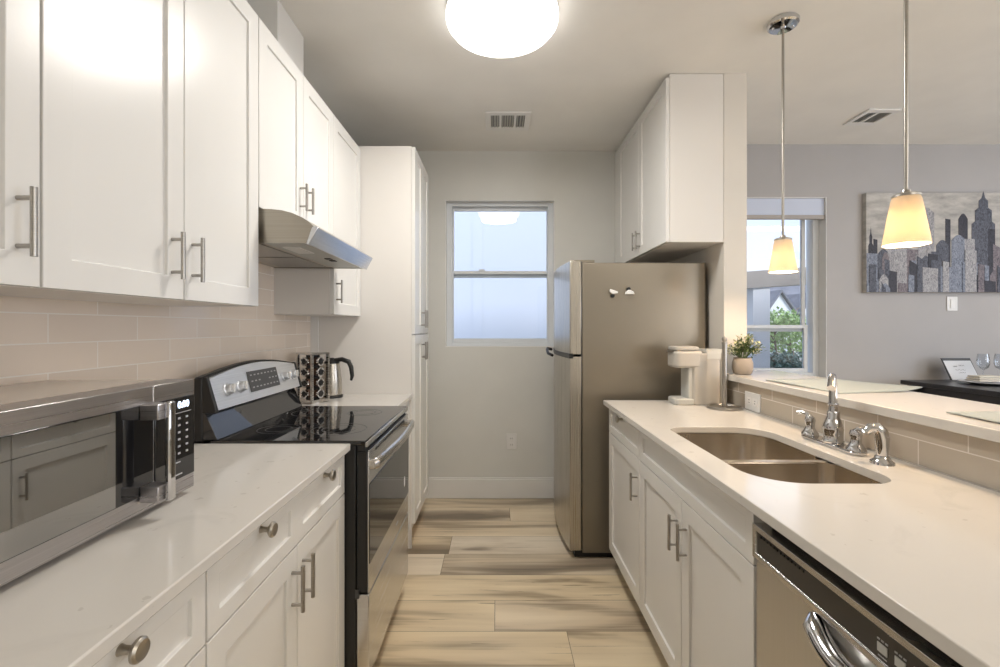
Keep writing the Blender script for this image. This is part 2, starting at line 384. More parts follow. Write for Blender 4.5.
# ---------------------------------------------------------------- cabinet building
def shaker(mb, xf, sgn, y0, y1, z0, z1, th=.02, st=.057, rc=.008, sz=None):
    """door whose face lies on x = xf and looks towards sgn*X"""
    fs = mb.box(min(xf, xf-sgn*th), max(xf, xf-sgn*th), y0, y1, z0, z1)
    f = [q for q in fs if abs(q.calc_center_median().x-xf) < 1e-5][0]
    bmesh.ops.recalc_face_normals(mb.bm, faces=mb.bm.faces)
    st = min(st, (z1-z0)*.3, (y1-y0)*.3)
    bmesh.ops.inset_region(mb.bm, faces=[f], thickness=st, use_even_offset=True)
    bmesh.ops.inset_region(mb.bm, faces=[f], thickness=.0015, depth=-rc, use_even_offset=True)
def bar_handle(parent, xf, sgn, y, z0, z1):
    X = xf+sgn*.028; b = MB()
    b.cyl((X, y, z0), (X, y, z1), .0052, n=16)
    for z in (z0+.018, z1-.018): b.cyl((xf, y, z), (X, y, z), .0042, n=12)
    build('handle', b, 'nickel', parent)
def knob(parent, xf, sgn, y, z):
    b = MB(); b.lathe([(.0, 0), (.008, 0), (.006, .006), (.0055, .016), (.012, .02), (.0165, .024), (.0165, .028), (.0135, .0315), (.0115, .0305), (.0, .0315)], (xf, y, z), axis=(sgn, 0, 0))
    build('knob', b, 'pewter', parent)
def door(parent, xf, sgn, y0, y1, z0, z1, handle=None, hz=None, m='cab'):
    b = MB(); shaker(b, xf, sgn, y0, y1, z0, z1); d = build('door', b, m, parent, bevel=.0012)
    if handle is not None: bar_handle(d, xf, sgn, handle, *hz)
    return d
def drawer(parent, xf, sgn, y0, y1, z0, z1, k=True, name='drawer', panels=1):
    b = MB()
    if panels == 1: shaker(b, xf, sgn, y0, y1, z0, z1, st=.036)
    else:   # one front with two recessed panels
        bm = b.bm; xb = xf-sgn*.02; ym = (y0+y1)/2
        def V(x, y, z): return bm.verts.new((x, y, z))
        F = [[V(xf, y, z) for z in (z0, z1)] for y in (y0, ym, y1)]; K = [[V(xb, y, z) for z in (z0, z1)] for y in (y0, ym, y1)]
        fr = [bm.faces.new((F[i][0], F[i+1][0], F[i+1][1], F[i][1])) for i in range(2)]
        for i in range(2):
            bm.faces.new((K[i][0], K[i][1], K[i+1][1], K[i+1][0]))
            for j in range(2): bm.faces.new((F[i][j], F[i+1][j], K[i+1][j], K[i][j]))
        for i in (0, 2): bm.faces.new((F[i][0], F[i][1], K[i][1], K[i][0]))
        bmesh.ops.recalc_face_normals(bm, faces=bm.faces)
        for f in fr:
            bmesh.ops.inset_region(bm, faces=[f], thickness=.036, use_even_offset=True)
            bmesh.ops.inset_region(bm, faces=[f], thickness=.0015, depth=-.008, use_even_offset=True)
    d = build(name, b, 'cab', parent, bevel=.0012)
    if k:
        for i in range(panels): knob(d, xf, sgn, y0+(y1-y0)*(i+.5)/panels, z1-.019)
def carcass(parent, xb, xf, y0, y1, z0, z1, top=False, toe=None):
    """open box of panels: xb back, xf front"""
    a, c = min(xb, xf), max(xb, xf); w = .016; b = MB()
    b.box(a, c, y0, y0+w, z0, z1); b.box(a, c, y1-w, y1, z0, z1); b.box(a, c, y0+w, y1-w, z0, z0+w)
    b.box(*(sorted((xb, xb+(w if xf > xb else -w)))), y0+w, y1-w, z0+w, z1-(w if top else 0))
    if top: b.box(a, c, y0+w, y1-w, z1-w, z1)
    sg = 1 if xf > xb else -1
    if not top: b.box(*(sorted((xf, xf-sg*w))), y0+w, y1-w, z1-.03, z1)
    else: pass
    o = build('carcass', b, 'cabside', parent, bevel=.0008)
    if toe:
        b = MB(); b.box(*(sorted((xb, xf-sg*.06))), y0, y1, 0, z0); build('toe_kick', b, toe, parent)
    return o
CT = .914; SL = .024; CB = CT-SL   # countertop
G = .0016
# left base cabinets: face x = -.517
FX = -.517
def base_left(y0, y1, label, n=2, far=False):
    t = thing('base_cabinet', label, 'cabinet', ((LW+FX)/2, (y0+y1)/2, 0))
    carcass(t, LW-.006, FX-.021, y0, y1, .11, CB-.002, toe='toe')
    w = (y1-y0)/n
    drawer(t, FX, 1, y0+G, y1-G, .748, CB-.004, panels=n)
    for i in range(n):
        a, c = y0+i*w+G, y0+(i+1)*w-G
        hy = (c-.03) if (i % 2 == 0 and n > 1) else (a+.03)
        door(t, FX, 1, a, c, .115, .744, hy, (.592, .708))
    return t
base_left(.073, .818, 'white base cabinet in the left foreground under the microwave, one drawer knob in view')
base_left(.820, 1.562, 'white base cabinet with a two-knob wide drawer and two doors beside the black range side')
base_left(2.272, 2.716, 'narrow white base cabinet between the range and the tall pantry', n=1)
base_left(-.6, .071, 'white base cabinet at the near end of the left counter, mostly behind the viewer')
# left countertops
def slab(name, x0, x1, y0, y1, label):
    b = MB(); b.box(x0, x1, y0, y1, CB, CT); o = build(name, b, 'quartz', loc=((x0+x1)/2, (y0+y1)/2, CB), bevel=.003); tag(o, label, 'countertop'); return o
slab('countertop', LW+.0005, -.498, -.6, 1.565, 'long white quartz countertop on the left carrying the microwave')
slab('countertop', LW+.0005, -.500, 2.268, 2.718, 'short white quartz countertop past the range with kettle and spice rack')

# upper cabinets left: face x = -.805
UX = -.805; UB = 1.379; UT = 2.360
def upper(label, y0, y1, z0, z1, doors, xb=LW, xf=UX, sgn=1, bottom_mat='cabside'):
    t = thing('wall_cabinet', label, 'cabinet', ((xb+xf)/2, (y0+y1)/2, z0))
    carcass(t, xb, xf-sgn*.021, y0, y1, z0, z1, top=True)
    for a, c, hy, hz in doors: door(t, xf, sgn, a+G, c-G, z0+.001, z1-.001, hy, hz)
    return t
HZ = (1.428, 1.545)
upper('white wall cabinet at the left picture edge with a handle by its far side', .070, .812, UB, UT, [(.070, .441, .411, HZ), (.441, .812, .772, HZ)])
upper('two-door white wall cabinet above the beige tile, nearest the range hood', .814, 1.554, UB, UT, [(.814, 1.184, 1.139, HZ), (1.184, 1.554, 1.215, HZ)])
upper('short two-door white wall cabinet directly above the range hood', 1.556, 2.268, 1.716, UT, [(1.556, 1.912, 1.880, (1.785, 1.895)), (1.912, 2.268, 1.944, (1.785, 1.895))])
upper('narrow white wall cabinet between the range hood and the tall pantry', 2.270, 2.716, 1.372, UT, [(2.270, 2.716, 2.305, (1.43, 1.545))])
# pantry
t = thing('pantry_cabinet', 'tall white pantry cabinet standing between counter and back wall', 'cabinet', (-.8, 3.0, 0))
PX = -.485
b = MB(); b.box(LW-.006, PX-.021, 2.72, 3.26, .11, 2.38); build('carcass', b, 'cabside', t, bevel=.001)
b = MB(); b.box(LW-.006, PX-.021, 2.72, 2.736, 0, .11); build('side_panel', b, 'cabside', t)
b = MB(); b.box(LW+.05, PX-.075, 2.74, 3.24, 0, .11); build('toe_kick', b, 'cabwood', t)
b = MB(); b.box(LW-.006, -.60, 3.262, BACK-.015, 0, 2.38); build('filler_panel', b, 'cabside', t)
for a, c, hy in ((2.722, 2.989, 2.955), (2.991, 3.258, 3.025)):
    d = door(t, PX, 1, a, c, 1.268, 2.376); bar_handle(d, PX, 1, hy, 1.305, 1.42)
    d = door(t, PX, 1, a, c, .145, 1.262); bar_handle(d, PX, 1, hy, 1.10, 1.215)
b = MB(); b.box(LW+.0005, LW+.045, 2.712, 2.7195, CT+.001, 1.371); o = build('edge_strip', b, 'trim'); o['kind'] = 'structure'; o.name = 'trim_1'

# right upper cabinet over the fridge: face x = .90, looks to -X
t = thing('wall_cabinet', 'white wall cabinet over the refrigerator reaching the ceiling', 'cabinet', (1.05, 2.95, 1.762))
b = MB(); b.box(.921, RW-.001, 2.449, BACK-.001, 1.762, CEIL-.002); build('carcass', b, 'cabside', t, bevel=.001)
for a, c, hy in ((2.449, 2.93, 2.895), (2.93, 3.41, 2.965)):
    d = door(t, .90, -1, a+G, c-G, 1.764, 2.638); bar_handle(d, .90, -1, hy, 1.80, 1.915)
b = MB(); b.box(.902, .92, 3.413, BACK-.002, 1.764, 2.638); build('filler_panel', b, 'cab', t)

# right base cabinets: face x=.605
RX = .605
def base_right(y0, y1, label, splits, false_front=False, top=False):
    t = thing('base_cabinet', label, 'cabinet', ((RW+RX)/2, (y0+y1)/2, 0))
    carcass(t, RW-.001, RX+.021, y0, y1, .11, CB-.002, toe='toe')
    if false_front: drawer(t, RX, -1, y0+G, y1-G, .748, CB-.006, False, 'false_drawer_front')
    else: drawer(t, RX, -1, y0+G, y1-G, .748, CB-.006)
    for a, c, hy in splits: door(t, RX, -1, a+G, c-G, .115, .744, hy, (.563, .680))
    return t
base_right(1.950, 2.486, 'white base cabinet with drawer and single door beside the refrigerator', [(1.950, 2.486, 1.985)])
base_right(1.084, 1.948, 'wide white sink base cabinet with two doors next to the dishwasher', [(1.084, 1.510, 1.470), (1.510, 1.948, 1.543)], True)
base_right(-.35, .470, 'white base cabinet at the near end of the sink counter, behind the viewer', [(-.35, .06, .03), (.06, .470, .09)])

# ---------------------------------------------------------------- right countertop with sink cut-out
def rrect(x0, x1, y0, y1, r, n=8):
    """r: single or 4 radii (x0y0, x1y0, x1y1, x0y1)"""
    if isinstance(r, (int, float)): r = (r,)*4
    pts = []
    for (cx, cy, sx, sy, a0, rr) in ((x0, y0, 1, 1, PI, r[0]), (x1, y0, -1, 1, 1.5*PI, r[1]), (x1, y1, -1, -1, 0, r[2]), (x0, y1, 1, -1, .5*PI, r[3])):
        for k in range(n+1):
            a = a0+k*(PI/2)/n; pts.append((cx+sx*rr+rr*math.cos(a), cy+sy*rr+rr*math.sin(a)))
    return pts
def plate_hole(mb, outer, holes, z0, z1):
    bm = mb.bm; es = []
    for loop in [outer]+holes:
        vs = [bm.verts.new((x, y, z1)) for x, y in loop]
        for i in range(len(vs)): es.append(bm.edges.new((vs[i], vs[(i+1) % len(vs)])))
    r = bmesh.ops.triangle_fill(bm, use_beauty=True, use_dissolve=False, edges=es)
    fs = [g for g in r['geom'] if isinstance(g, bmesh.types.BMFace)]
    e = bmesh.ops.extrude_face_region(bm, geom=fs)
    vs = [g for g in e['geom'] if isinstance(g, bmesh.types.BMVert)]
    bmesh.ops.translate(bm, verts=vs, vec=(0, 0, z0-z1))
SX0, SX1, SY0, SY1 = .668, 1.035, 1.165, 1.825
cut = rrect(SX0, SX1, SY0, SY1, (.13, .07, .12, .07))
b = MB(); plate_hole(b, [(.575, -.35), (RW-.0005, -.35), (RW-.0005, 2.49), (.575, 2.49)], [cut], CB, CT)
o = build('countertop', b, 'quartz', loc=(.9, 1.5, CB), bevel=.002); tag(o, 'white quartz sink counter on the right with the undermount cut-out', 'countertop')
# sink
t = thing('kitchen_sink', 'stainless double-bowl undermount sink in the right counter', 'sink', (.85, 1.5, .70))
def bowl(y0, y1, r, depth):
    x0, x1 = SX0-.004, SX1+.004; b = MB(); bm = b.bm; rings = []
    for ins, z in ((-.02, CB-.001), (0, CB-.001), (.001, CB-.02), (.008, CT-depth*.75), (.02, CT-depth+.02), (.045, CT-depth+.004), (.09, CT-depth)):
        rr = tuple(max(.02, q-ins*.3) for q in r)
        rings.append([bm.verts.new((x, y, z)) for x, y in rrect(x0+ins, x1-ins, y0+ins, y1-ins, rr)])
    for A, B in zip(rings, rings[1:]):
        for i in range(len(A)): bm.faces.new((A[i], A[(i+1) % len(A)], B[(i+1) % len(A)], B[i]))
    bm.faces.new(rings[-1]); return b
YD0, YD1 = 1.436, 1.462
for y0, y1, r in ((SY0-.004, YD0, (.13, .07, .05, .05)), (YD1, SY1+.004, (.05, .05, .12, .07))):
    bb = MB(); bm = bb.bm; rings = []
    for ins, dz in ((0, 0), (.001, .02), (.010, .15), (.022, .185), (.045, .196), (.09, .2)):
        z = CB-.0015-dz if ins or dz else CB-.0015
        rings.append([bm.verts.new((x, y, z)) for x, y in rrect(SX0-.004+ins, SX1+.004-ins, y0+ins, y1-ins, tuple(max(.03, q-ins*.3) for q in r))])
    for A, B in zip(rings, rings[1:]):
        for i in range(len(A)): bm.faces.new((A[i], A[(i+1) % len(A)], B[(i+1) % len(A)], B[i]))
    bm.faces.new(rings[-1])
    o = build('bowl', bb, 'sink', t, angle=60)
    c = bb = MB(); cy = (y0+y1)/2; bb.lathe([(0, .003), (.02, .003), (.025, .006), (.042, .007), (.045, .0005), (0, .0005)], (.85, cy, CB-.2015)); build('drain', bb, 'chrome', o)
b = MB(); b.box(SX0-.002, SX1+.002, YD0-.001, YD1+.001, CB-.016, CB-.0015); build('divider', b, 'sink', t, bevel=.004)

# ---------------------------------------------------------------- bar ledge
b = MB(); b.prism([(1.18, -.6), (1.57, -.6), (1.57, 2.60), (RW2+.001, 2.60), (RW2+.001, 2.4465), (1.18, 2.4465)], 'z', 1.037, 1.067)
o = build('bar_ledge', b, 'quartz', loc=(1.37, 1, 1.037), bevel=.003); tag(o, 'raised white quartz bar ledge on the half wall behind the sink', 'countertop')

# ---------------------------------------------------------------- faucet
FXX = 1.118
t = thing('kitchen_faucet', 'chrome kitchen faucet with tall spout and two lever handles behind the sink', 'faucet', (FXX, 1.53, CT))
b = MB(); b.prism(rrect(FXX-.028, FXX+.028, 1.405, 1.668, .027), 'z', CT, CT+.012); build('deck_plate', b, 'chrome', t, bevel=.004)
b = MB(); cy = 1.53
b.lathe([(0, 0), (.030, 0), (.031, .006), (.027, .012), (.027, .03), (.030, .045), (.028, .06), (.022, .075), (.018, .085), (.0175, .10), (.015, .105), (0, .105)], (FXX, cy, CT+.012)); build('spout_base', b, 'chrome', t)
dv = Vector((-.62, -.78, 0)).normalized(); c0 = Vector((FXX, cy, CT)); pts = [c0+Vector((0, 0, h)) for h in (.10, .14, .175)]
R = .05
for k in range(1, 11):
    a = k*PI*.78/10; pts.append(c0+Vector((0, 0, .185))+dv*(R-R*math.cos(a))+Vector((0, 0, R*math.sin(a))))
pts.append(pts[-1]+(pts[-1]-pts[-2]).normalized()*.02)
b = MB(); b.tube(pts, .0115, 16, rads=[.0135, .0125, .012]+[.0115]*10+[.0125]); b.lathe([(.0, 0), (.0155, 0), (.0165, .004), (.0155, .008), (0, .008)], (FXX, cy, CT+.135)); build('spout', b, 'chrome', t)
for hy, s in ((1.643, 1), (1.432, -1)):
    b = MB(); b.lathe([(0, 0), (.027, 0), (.027, .005), (.021, .014), (.0145, .026), (.015, .040), (.0175, .052), (.0145, .062), (0, .066)], (FXX, hy, CT+.012))
    p0 = Vector((FXX, hy, CT+.062))
    if s > 0: L = [p0, p0+Vector((.0, .003, .012)), p0+Vector((-.005, .012, .023)), p0+Vector((-.012, .024, .026)), p0+Vector((-.020, .036, .022))]
    else: L = [p0, p0+Vector((.0, -.003, .010)), p0+Vector((.001, -.012, .018)), p0+Vector((.002, -.024, .018)), p0+Vector((.002, -.034, .010))]
    b.tube(L, .008, 12, rads=[.014, .0115, .0085, .007, .0085]); build('lever_handle', b, 'chrome', t)
t = thing('side_sprayer', 'chrome hooked side sprayer on the counter, right of the faucet', 'sprayer', (FXX, 1.335, CT))
b = MB(); b.lathe([(0, 0), (.030, 0), (.029, .006), (.020, .014), (.017, .022), (0, .022)], (FXX, 1.335, CT)); build('base_collar', b, 'chrome', t)
p0 = Vector((FXX, 1.335, CT+.018)); b = MB()
b.tube([p0, p0+Vector((0, 0, .03)), p0+Vector((0, 0, .055)), p0+Vector((-.004, 0, .074)), p0+Vector((-.014, .003, .086)), p0+Vector((-.028, .008, .084)), p0+Vector((-.038, .012, .072))], .016, 16, rads=[.013, .016, .018, .0175, .015, .0125, .011])
build('spray_head', b, 'chrome', t)

# ---------------------------------------------------------------- dishwasher
t = thing('dishwasher', 'stainless dishwasher with dark control strip under the right counter', 'dishwasher', (.88, .78, 0))
Y0, Y1 = .474, 1.080
b = MB(); b.box(.66, 1.19, Y0+.004, Y1-.004, .05, .86); build('tub', b, 'darkgrey', t)
b = MB(); b.box(.70, 1.1, Y0+.01, Y1-.01, 0, .05); b.box(.645, .66, Y0+.006, Y1-.006, .02, .10); build('kick_plate', b, 'black', t)
b = MB(); b.box(.606, .66, Y0+.003, Y1-.003, .11, .772); dd = build('door', b, 'dwsteel', t, bevel=.004)
# control panel: steel frame round a dark inset
b = MB(); f = b.box(.598, .66, Y0+.002, Y1-.002, .774, .852)
ff = [q for q in f if abs(q.calc_center_median().x-.598) < 1e-5][0]; bmesh.ops.recalc_face_normals(b.bm, faces=b.bm.faces)
bmesh.ops.inset_region(b.bm, faces=[ff], thickness=.018); bmesh.ops.inset_region(b.bm, faces=[ff], thickness=.001, depth=-.004); ff.material_index = 1
cp = build('control_panel', b, ['steelh', 'dwdark'], t, bevel=.001)
b = MB(); b.box(.64, .66, Y0+.01, Y1-.01, .853, .882); build('top_seal', b, 'black', t)
b = MB()
for k in range(13): b.box(.5995, .602, 1.045-k*.012, 1.0515-k*.012, .829, .8335)
build('vent_slot', b, 'black', cp)
b = MB()
for k in range(7):
    y = .718-k*.032; b.box(.6006, .602, y-.009, y+.009, .800, .814); 
build('button', b, 'greyp', cp)
b = MB()
for k in range(7):
    y = .718-k*.032
    for j in range(3): b.box(.6010, .602, y-.010+j*.0075, y-.0055+j*.0075, .818, .8205)
    b.box(.6010, .602, y-.008, y+.008, .793, .7945)
build('printed_marks', b, 'mark', cp)
# bowed pull handle
pts = []; 
for k in range(13):
    u = k/12; y = .872-u*.21; bul = math.sin(PI*u); pts.append((.602-.022*bul**.6, y, .766-.034*bul**.7))
b = MB(); b.tube(pts, .014, 14, rads=[.010]+[.021]*11+[.010], flat=.8); build('handle', b, 'chrome', dd)

# ---------------------------------------------------------------- refrigerator
t = thing('refrigerator', 'top-freezer refrigerator with taupe side and curved steel doors', 'refrigerator', (.8, 2.96, 0))
FY0, FY1 = 2.60, 3.33
b = MB(); b.box(.482, 1.18, FY0, FY1, .03, 1.675); build('cabinet_body', b, 'fridge', t, bevel=.006)
def fdoor(z0, z1):
    n = 14; pts = [(.477, FY0), (.477, FY1)]
    for k in range(n+1):
        u = k/n; y = FY1-u*(FY1-FY0); pts.append((.412-.028*math.sin(PI*u)+ .0, y))
    b = MB(); b.prism(pts, 'z', z0, z1); return build('door', b, 'steelv', t, bevel=.004)
d1 = fdoor(1.155, 1.683); d2 = fdoor(.045, 1.143)
b = MB(); b.box(.474, .483, FY0+.008, FY1-.008, .05, 1.68); build('door_gasket', b, 'darkgrey', t)
b = MB(); b.box(.50, 1.15, FY0+.02, FY1-.02, .0, .03); b.box(.44, .50, FY0+.01, FY1-.01, .005, .04); build('base_grille', b, 'black', t)
for dd_, za, zb in ((d1, 1.1445, 1.160), (d2, 1.132, 1.1440)):
    n = 10; P = [(.430, FY0-.002)]
    for k in range(n+1):
        u = k/n; P.append((.408-.028*math.sin(PI*u), FY0-.002+u*(FY1-FY0)))
    P.append((.430, FY1)); b = MB(); b.prism(P, 'z', za, zb); build('grip_trim', b, 'black', dd_)
b = MB(); b.tube([(.392, FY1-.02, 1.150), (.36, FY1-.05, 1.158), (.352, FY1-.10, 1.150), (.35, FY1-.19, 1.13), (.372, FY1-.24, 1.12)], .010, 10); build('handle', b, 'black', d1)
b = MB(); b.box(.42, .56, FY0+.03, FY0+.09, 1.676, 1.694); build('hinge_cover', b, 'fridge', t, bevel=.004)
# magnet clips on the side
for x, z, lab, s in ((.655, 1.502, 'left of the two white and black magnet clips on the refrigerator side', -1), (.745, 1.508, 'right of the two white and black magnet clips on the refrigerator side', 1)):
    c = thing('magnet_clip', lab, 'magnet', (x, FY0, z), 'clips on the refrigerator side')
    zk = z-.016 if s < 0 else z+.016
    b = MB(); b.cyl((x-.003, FY0-.0003, zk), (x-.003, FY0-.012, zk), .011, n=16); b.box(x-.006, x+.006, FY0-.011, FY0-.0003, min(z, zk), max(z, zk)); build('magnet', b, 'black', c, bevel=.001)
    b = MB(); b.prism([(x-.020, z+.022), (x-.024, z+.006), (x-.004, z-.008), (x+.024, z-.002), (x+.022, z+.008)] if s < 0 else [(x-.028, z-.014), (x+.028, z-.014), (x+.022, z+.000), (x+.006, z+.010), (x-.008, z+.010), (x-.022, z+.000)], 'y', FY0-.022, FY0-.0125); build('clip_jaw', b, 'trim', c, bevel=.003)

# ---------------------------------------------------------------- coffee maker (faces -X)
t = thing('coffee_maker', 'cream single-serve coffee maker on the counter beside the refrigerator', 'coffee maker', (1.02, 2.38, CT))
cy = 2.385; hw = .062
b = MB(); b.prism(rrect(.902, 1.01, cy-hw, cy+hw, .03), 'z', CT, CT+.032); build('drip_tray', b, 'greyp', t, bevel=.006)
b = MB(); b.prism(rrect(.99, 1.135, cy-hw, cy+hw, .02), 'z', CT, CT+.262); build('body', b, 'cream', t, bevel=.006)
b = MB(); b.prism(rrect(.972, .995, cy-hw+.012, cy+hw-.012, .006), 'z', CT+.032, CT+.19); build('column', b, 'greyp', t)
b = MB(); b.prism(rrect(.900, 1.045, cy-hw-.002, cy+hw+.002, .03), 'z', CT+.188, CT+.275); h = build('brew_head', b, 'cream', t, bevel=.012)
b = MB(); b.prism(rrect(.902, 1.03, cy-hw+.002, cy+hw-.002, .028), 'z', CT+.2755, CT+.296); build('lid', b, 'cream', h, bevel=.006)
b = MB(); b.tube([(.901, cy-.035, CT+.272), (.894, cy-.02, CT+.27), (.893, cy+.02, CT+.27), (.901, cy+.035, CT+.272)], .005, 8); build('lid_lever', b, 'nickel', h)
b = MB(); b.box(1.06, 1.134, cy-hw+.002, cy+hw-.002, CT+.262, CT+.268); b.prism(rrect(1.055, 1.16, cy-hw+.004, cy+hw-.004, .015), 'z', CT+.268, CT+.282); b.box(1.06, 1.13, cy-hw-.002, cy-hw+.004, CT+.235, CT+.262); build('water_tank_lid', b, 'greyp', t)
b = MB(); b.prism(rrect(1.136, 1.165, cy-hw+.008, cy+hw-.008, .01), 'z', CT+.01, CT+.267); build('water_tank', b, 'greyp', t)

# paper towel holder
t = thing('paper_towel_holder', 'empty steel paper towel holder standing by the bar ledge', 'paper towel holder', (1.105, 2.235, CT))
c = (1.105, 2.235)
b = MB(); b.lathe([(0, 0), (.079, 0), (.080, .006), (.077, .013), (.068, .0145), (.066, .009), (.02, .009), (0, .010)], (*c, CT), n=40); build('base', b, 'nickel', t)
b = MB(); b.cyl((*c, CT+.009), (*c, CT+.315), .0115, n=20); build('pole', b, 'nickel', t)
b = MB(); b.lathe([(0, 0), (.013, 0), (.013, .006), (.008, .01), (.012, .018), (.0125, .026), (.008, .034), (0, .037)], (*c, CT+.315)); build('finial', b, 'nickel', t)

# potted plant
px, py, pz = 1.262, 2.365, 1.067
t = thing('potted_plant', 'small leafy plant with pale tips in a stone pot on the bar ledge', 'plant', (px, py, pz))
b = MB(); b.lathe([(0, 0), (.036, 0), (.044, .008), (.050, .035), (.048, .062), (.041, .082), (.043, .086), (.037, .086), (.036, .076), (0, .076)], (px, py, pz)); build('pot', b, 'pot', t)
b = MB(); b.lathe([(0, 0), (.0355, 0), (.0355, .004), (0, .006)], (px, py, pz+.0765)); build('soil', b, 'soil', t)
def leafq(mb, p, d, L, w, mi):
    d = d.normalized(); s = d.cross(Vector((random.uniform(-.3, .3), random.uniform(-.3, .3), 1))).normalized(); up = s.cross(d)
    a = p; m1 = p+d*L*.5+s*w+up*w*.25; m2 = p+d*L*.5-s*w+up*w*.25; e = p+d*L; c_ = p+d*L*.5
    bm = mb.bm; va, v1, v2, ve, vc = [bm.verts.new(x) for x in (a, m1, m2, e, c_)]
    for tri in ((va, vc, v1), (vc, ve, v1), (va, v2, vc), (vc, v2, ve)):
        f = bm.faces.new(tri); f.material_index = mi
b = MB(); st = MB()
for i in range(44):
    a = random.uniform(0, 2*PI); sp = random.uniform(.15, 1.0)
    tip = Vector((px+.010+math.cos(a)*.105*sp, py+math.sin(a)*.055*sp-.01, pz+.195-.085*sp*sp+random.uniform(-.02, .015)))
    base = Vector((px+math.cos(a)*.015, py+math.sin(a)*.015, pz+.082)); mid = (base+tip)/2+Vector((0, 0, .02))
    st.tube([base, mid, tip], .0012, 5)
    for k in range(13):
        u = random.uniform(.35, 1.05); p = base.lerp(tip, u)+Vector([random.uniform(-.01, .01) for _ in range(3)])
        d = Vector((random.uniform(-1, 1), random.uniform(-1, 1), random.uniform(-.2, 1)))
        leafq(b, p, d, random.uniform(.014, .025), .0055, 1 if (u > .6 and random.random() < .6) else 0)
build('foliage', b, ['leaf', 'leafpale'], t, smooth=False, fix=False); build('stem', st, 'leaf', t)

# placemats
def placemat(c4, label, z=1.067, curl=False):
    b = MB(); n = 12; A, B, C, D = [Vector((*p, z)) for p in c4]; g = []
    for i in range(n+1):
        row = []
        for j in range(n+1):
            u, v = i/n, j/n; p = A.lerp(B, u).lerp(D.lerp(C, u), v)
            p.z = z+.0045+.0016*math.sin(u*5+v*3)
            if curl and v > .72: p.z += .012*((v-.72)/.28)**2*(u)
            row.append(b.bm.verts.new(p))
        g.append(row)
    for i in range(n):
        for j in range(n): b.bm.faces.new((g[i][j], g[i+1][j], g[i+1][j+1], g[i][j+1]))
    o = build('placemat', b, 'mat', loc=tuple((A+C)/2), angle=180)
    s = o.modifiers.new('thick', 'SOLIDIFY'); s.thickness = .003; s.offset = -1
    tag(o, label, 'placemat', 'placemats on the bar ledge'); return o
placemat([(1.215, 2.08), (1.245, 1.67), (1.60, 1.73), (1.56, 2.13)], 'pale green placemat on the bar ledge behind the faucet, its far right corner lifted', curl=True)
placemat([(1.266, 1.296), (1.235, .90), (1.545, .88), (1.56, 1.285)], 'pale green placemat on the bar ledge cut off by the right picture edge')

# ---------------------------------------------------------------- outlets, switch
def outlet(center, nx, ny, label, cat, kind, w=.07, h=.115, horiz=False):
    """nx,ny: wall normal"""
    t = thing('wall_switch' if kind == 'rocker' else 'wall_outlet', label, cat, center)
    if horiz: w, h = h, w
    N = Vector((nx, ny, 0)); T = Vector((-ny, nx, 0)); C = Vector(center)
    def bx(mb, u0, u1, z0, z1, d0, d1):
        P = [C+T*u+N*d for u in (u0, u1) for d in (d0, d1)]
        mb.box(min(p.x for p in P), max(p.x for p in P), min(p.y for p in P), max(p.y for p in P), C.z+z0, C.z+z1)
    b = MB(); bx(b, -w/2, w/2, -h/2, h/2, .0003, .006); p = build('cover_plate', b, 'white', t, bevel=.002)
    if kind == 'rocker':
        b = MB(); bx(b, -.016, .016, -.033, .033, .006, .010); build('rocker', b, 'trim', t, bevel=.002)
    else:
        for s in (-1, 1):
            b = MB()
            if horiz: bx(b, s*.024-.016, s*.024+.016, -.017, .017, .006, .008)
            else: bx(b, -.017, .017, s*.024-.016, s*.024+.016, .006, .008)
            k = build('socket', b, 'trim', t, bevel=.001); b = MB()
            for e in (-1, 1):
                if horiz: bx(b, s*.024-.005, s*.024+.005, e*.006-.0015, e*.006+.0015, .0078, .0085)
                else: bx(b, e*.006-.0015, e*.006+.0015, s*.024-.005, s*.024+.005, .0078, .0085)
            build('slot', b, 'darkgrey', k)
outlet((.111, BACK, .434), 0, -1, 'white double outlet low on the back wall beside the refrigerator', 'outlet', 'outlet', w=.078, h=.12)
outlet((RW, 2.165, .958), -1, 0, 'white horizontal outlet on the low tile strip by the paper towel holder', 'outlet', 'outlet', w=.085, h=.128, horiz=True)
outlet((3.36, DB, 1.482), 0, -1, 'white wall switch on the dining wall below the skyline painting', 'switch', 'rocker', w=.078, h=.105)

# ---------------------------------------------------------------- ceiling vents
def vent(x0, x1, y0, y1, label, cols):
    t = thing('ceiling_vent', label, 'vent', ((x0+x1)/2, (y0+y1)/2, CEIL), 'ceiling vents')
    z1 = CEIL-.0005; b = MB()
    plate_hole(b, [(x0, y0), (x1, y0), (x1, y1), (x0, y1)], [[(a, y0+.04), (c, y0+.04), (c, y1-.04), (a, y1-.04)] for a, c in cols], z1-.010, z1)
    build('grille_frame', b, 'trim', t, bevel=.0015)
    b = MB(); b.box(cols[0][0], cols[-1][1], y0+.04, y1-.04, z1-.0012, z1-.0002); build('duct_backing', b, 'ductgrey', t)
    for a, c in cols:
        n = max(3, int((c-a)/.014))
        b = MB()
        for i in range(n):
            x = a+(i+.5)*(c-a)/n; b.prism([(x-.0045, z1-.008), (x-.0035, z1-.009), (x+.0035, z1-.003), (x+.0025, z1-.002)], 'y', y0+.04, y1-.04)
        build('louvre', b, 'greyp', t)
vent(-.075, .215, 2.875, 3.135, 'white three-panel vent in the kitchen ceiling before the window wall', [(-.04, .015), (.03, .11), (.125, .18)])
vent(2.30, 2.50, 2.84, 3.06, 'vent in the dining ceiling to the left of the long pendant rod', [(2.325, 2.38), (2.395, 2.475)])

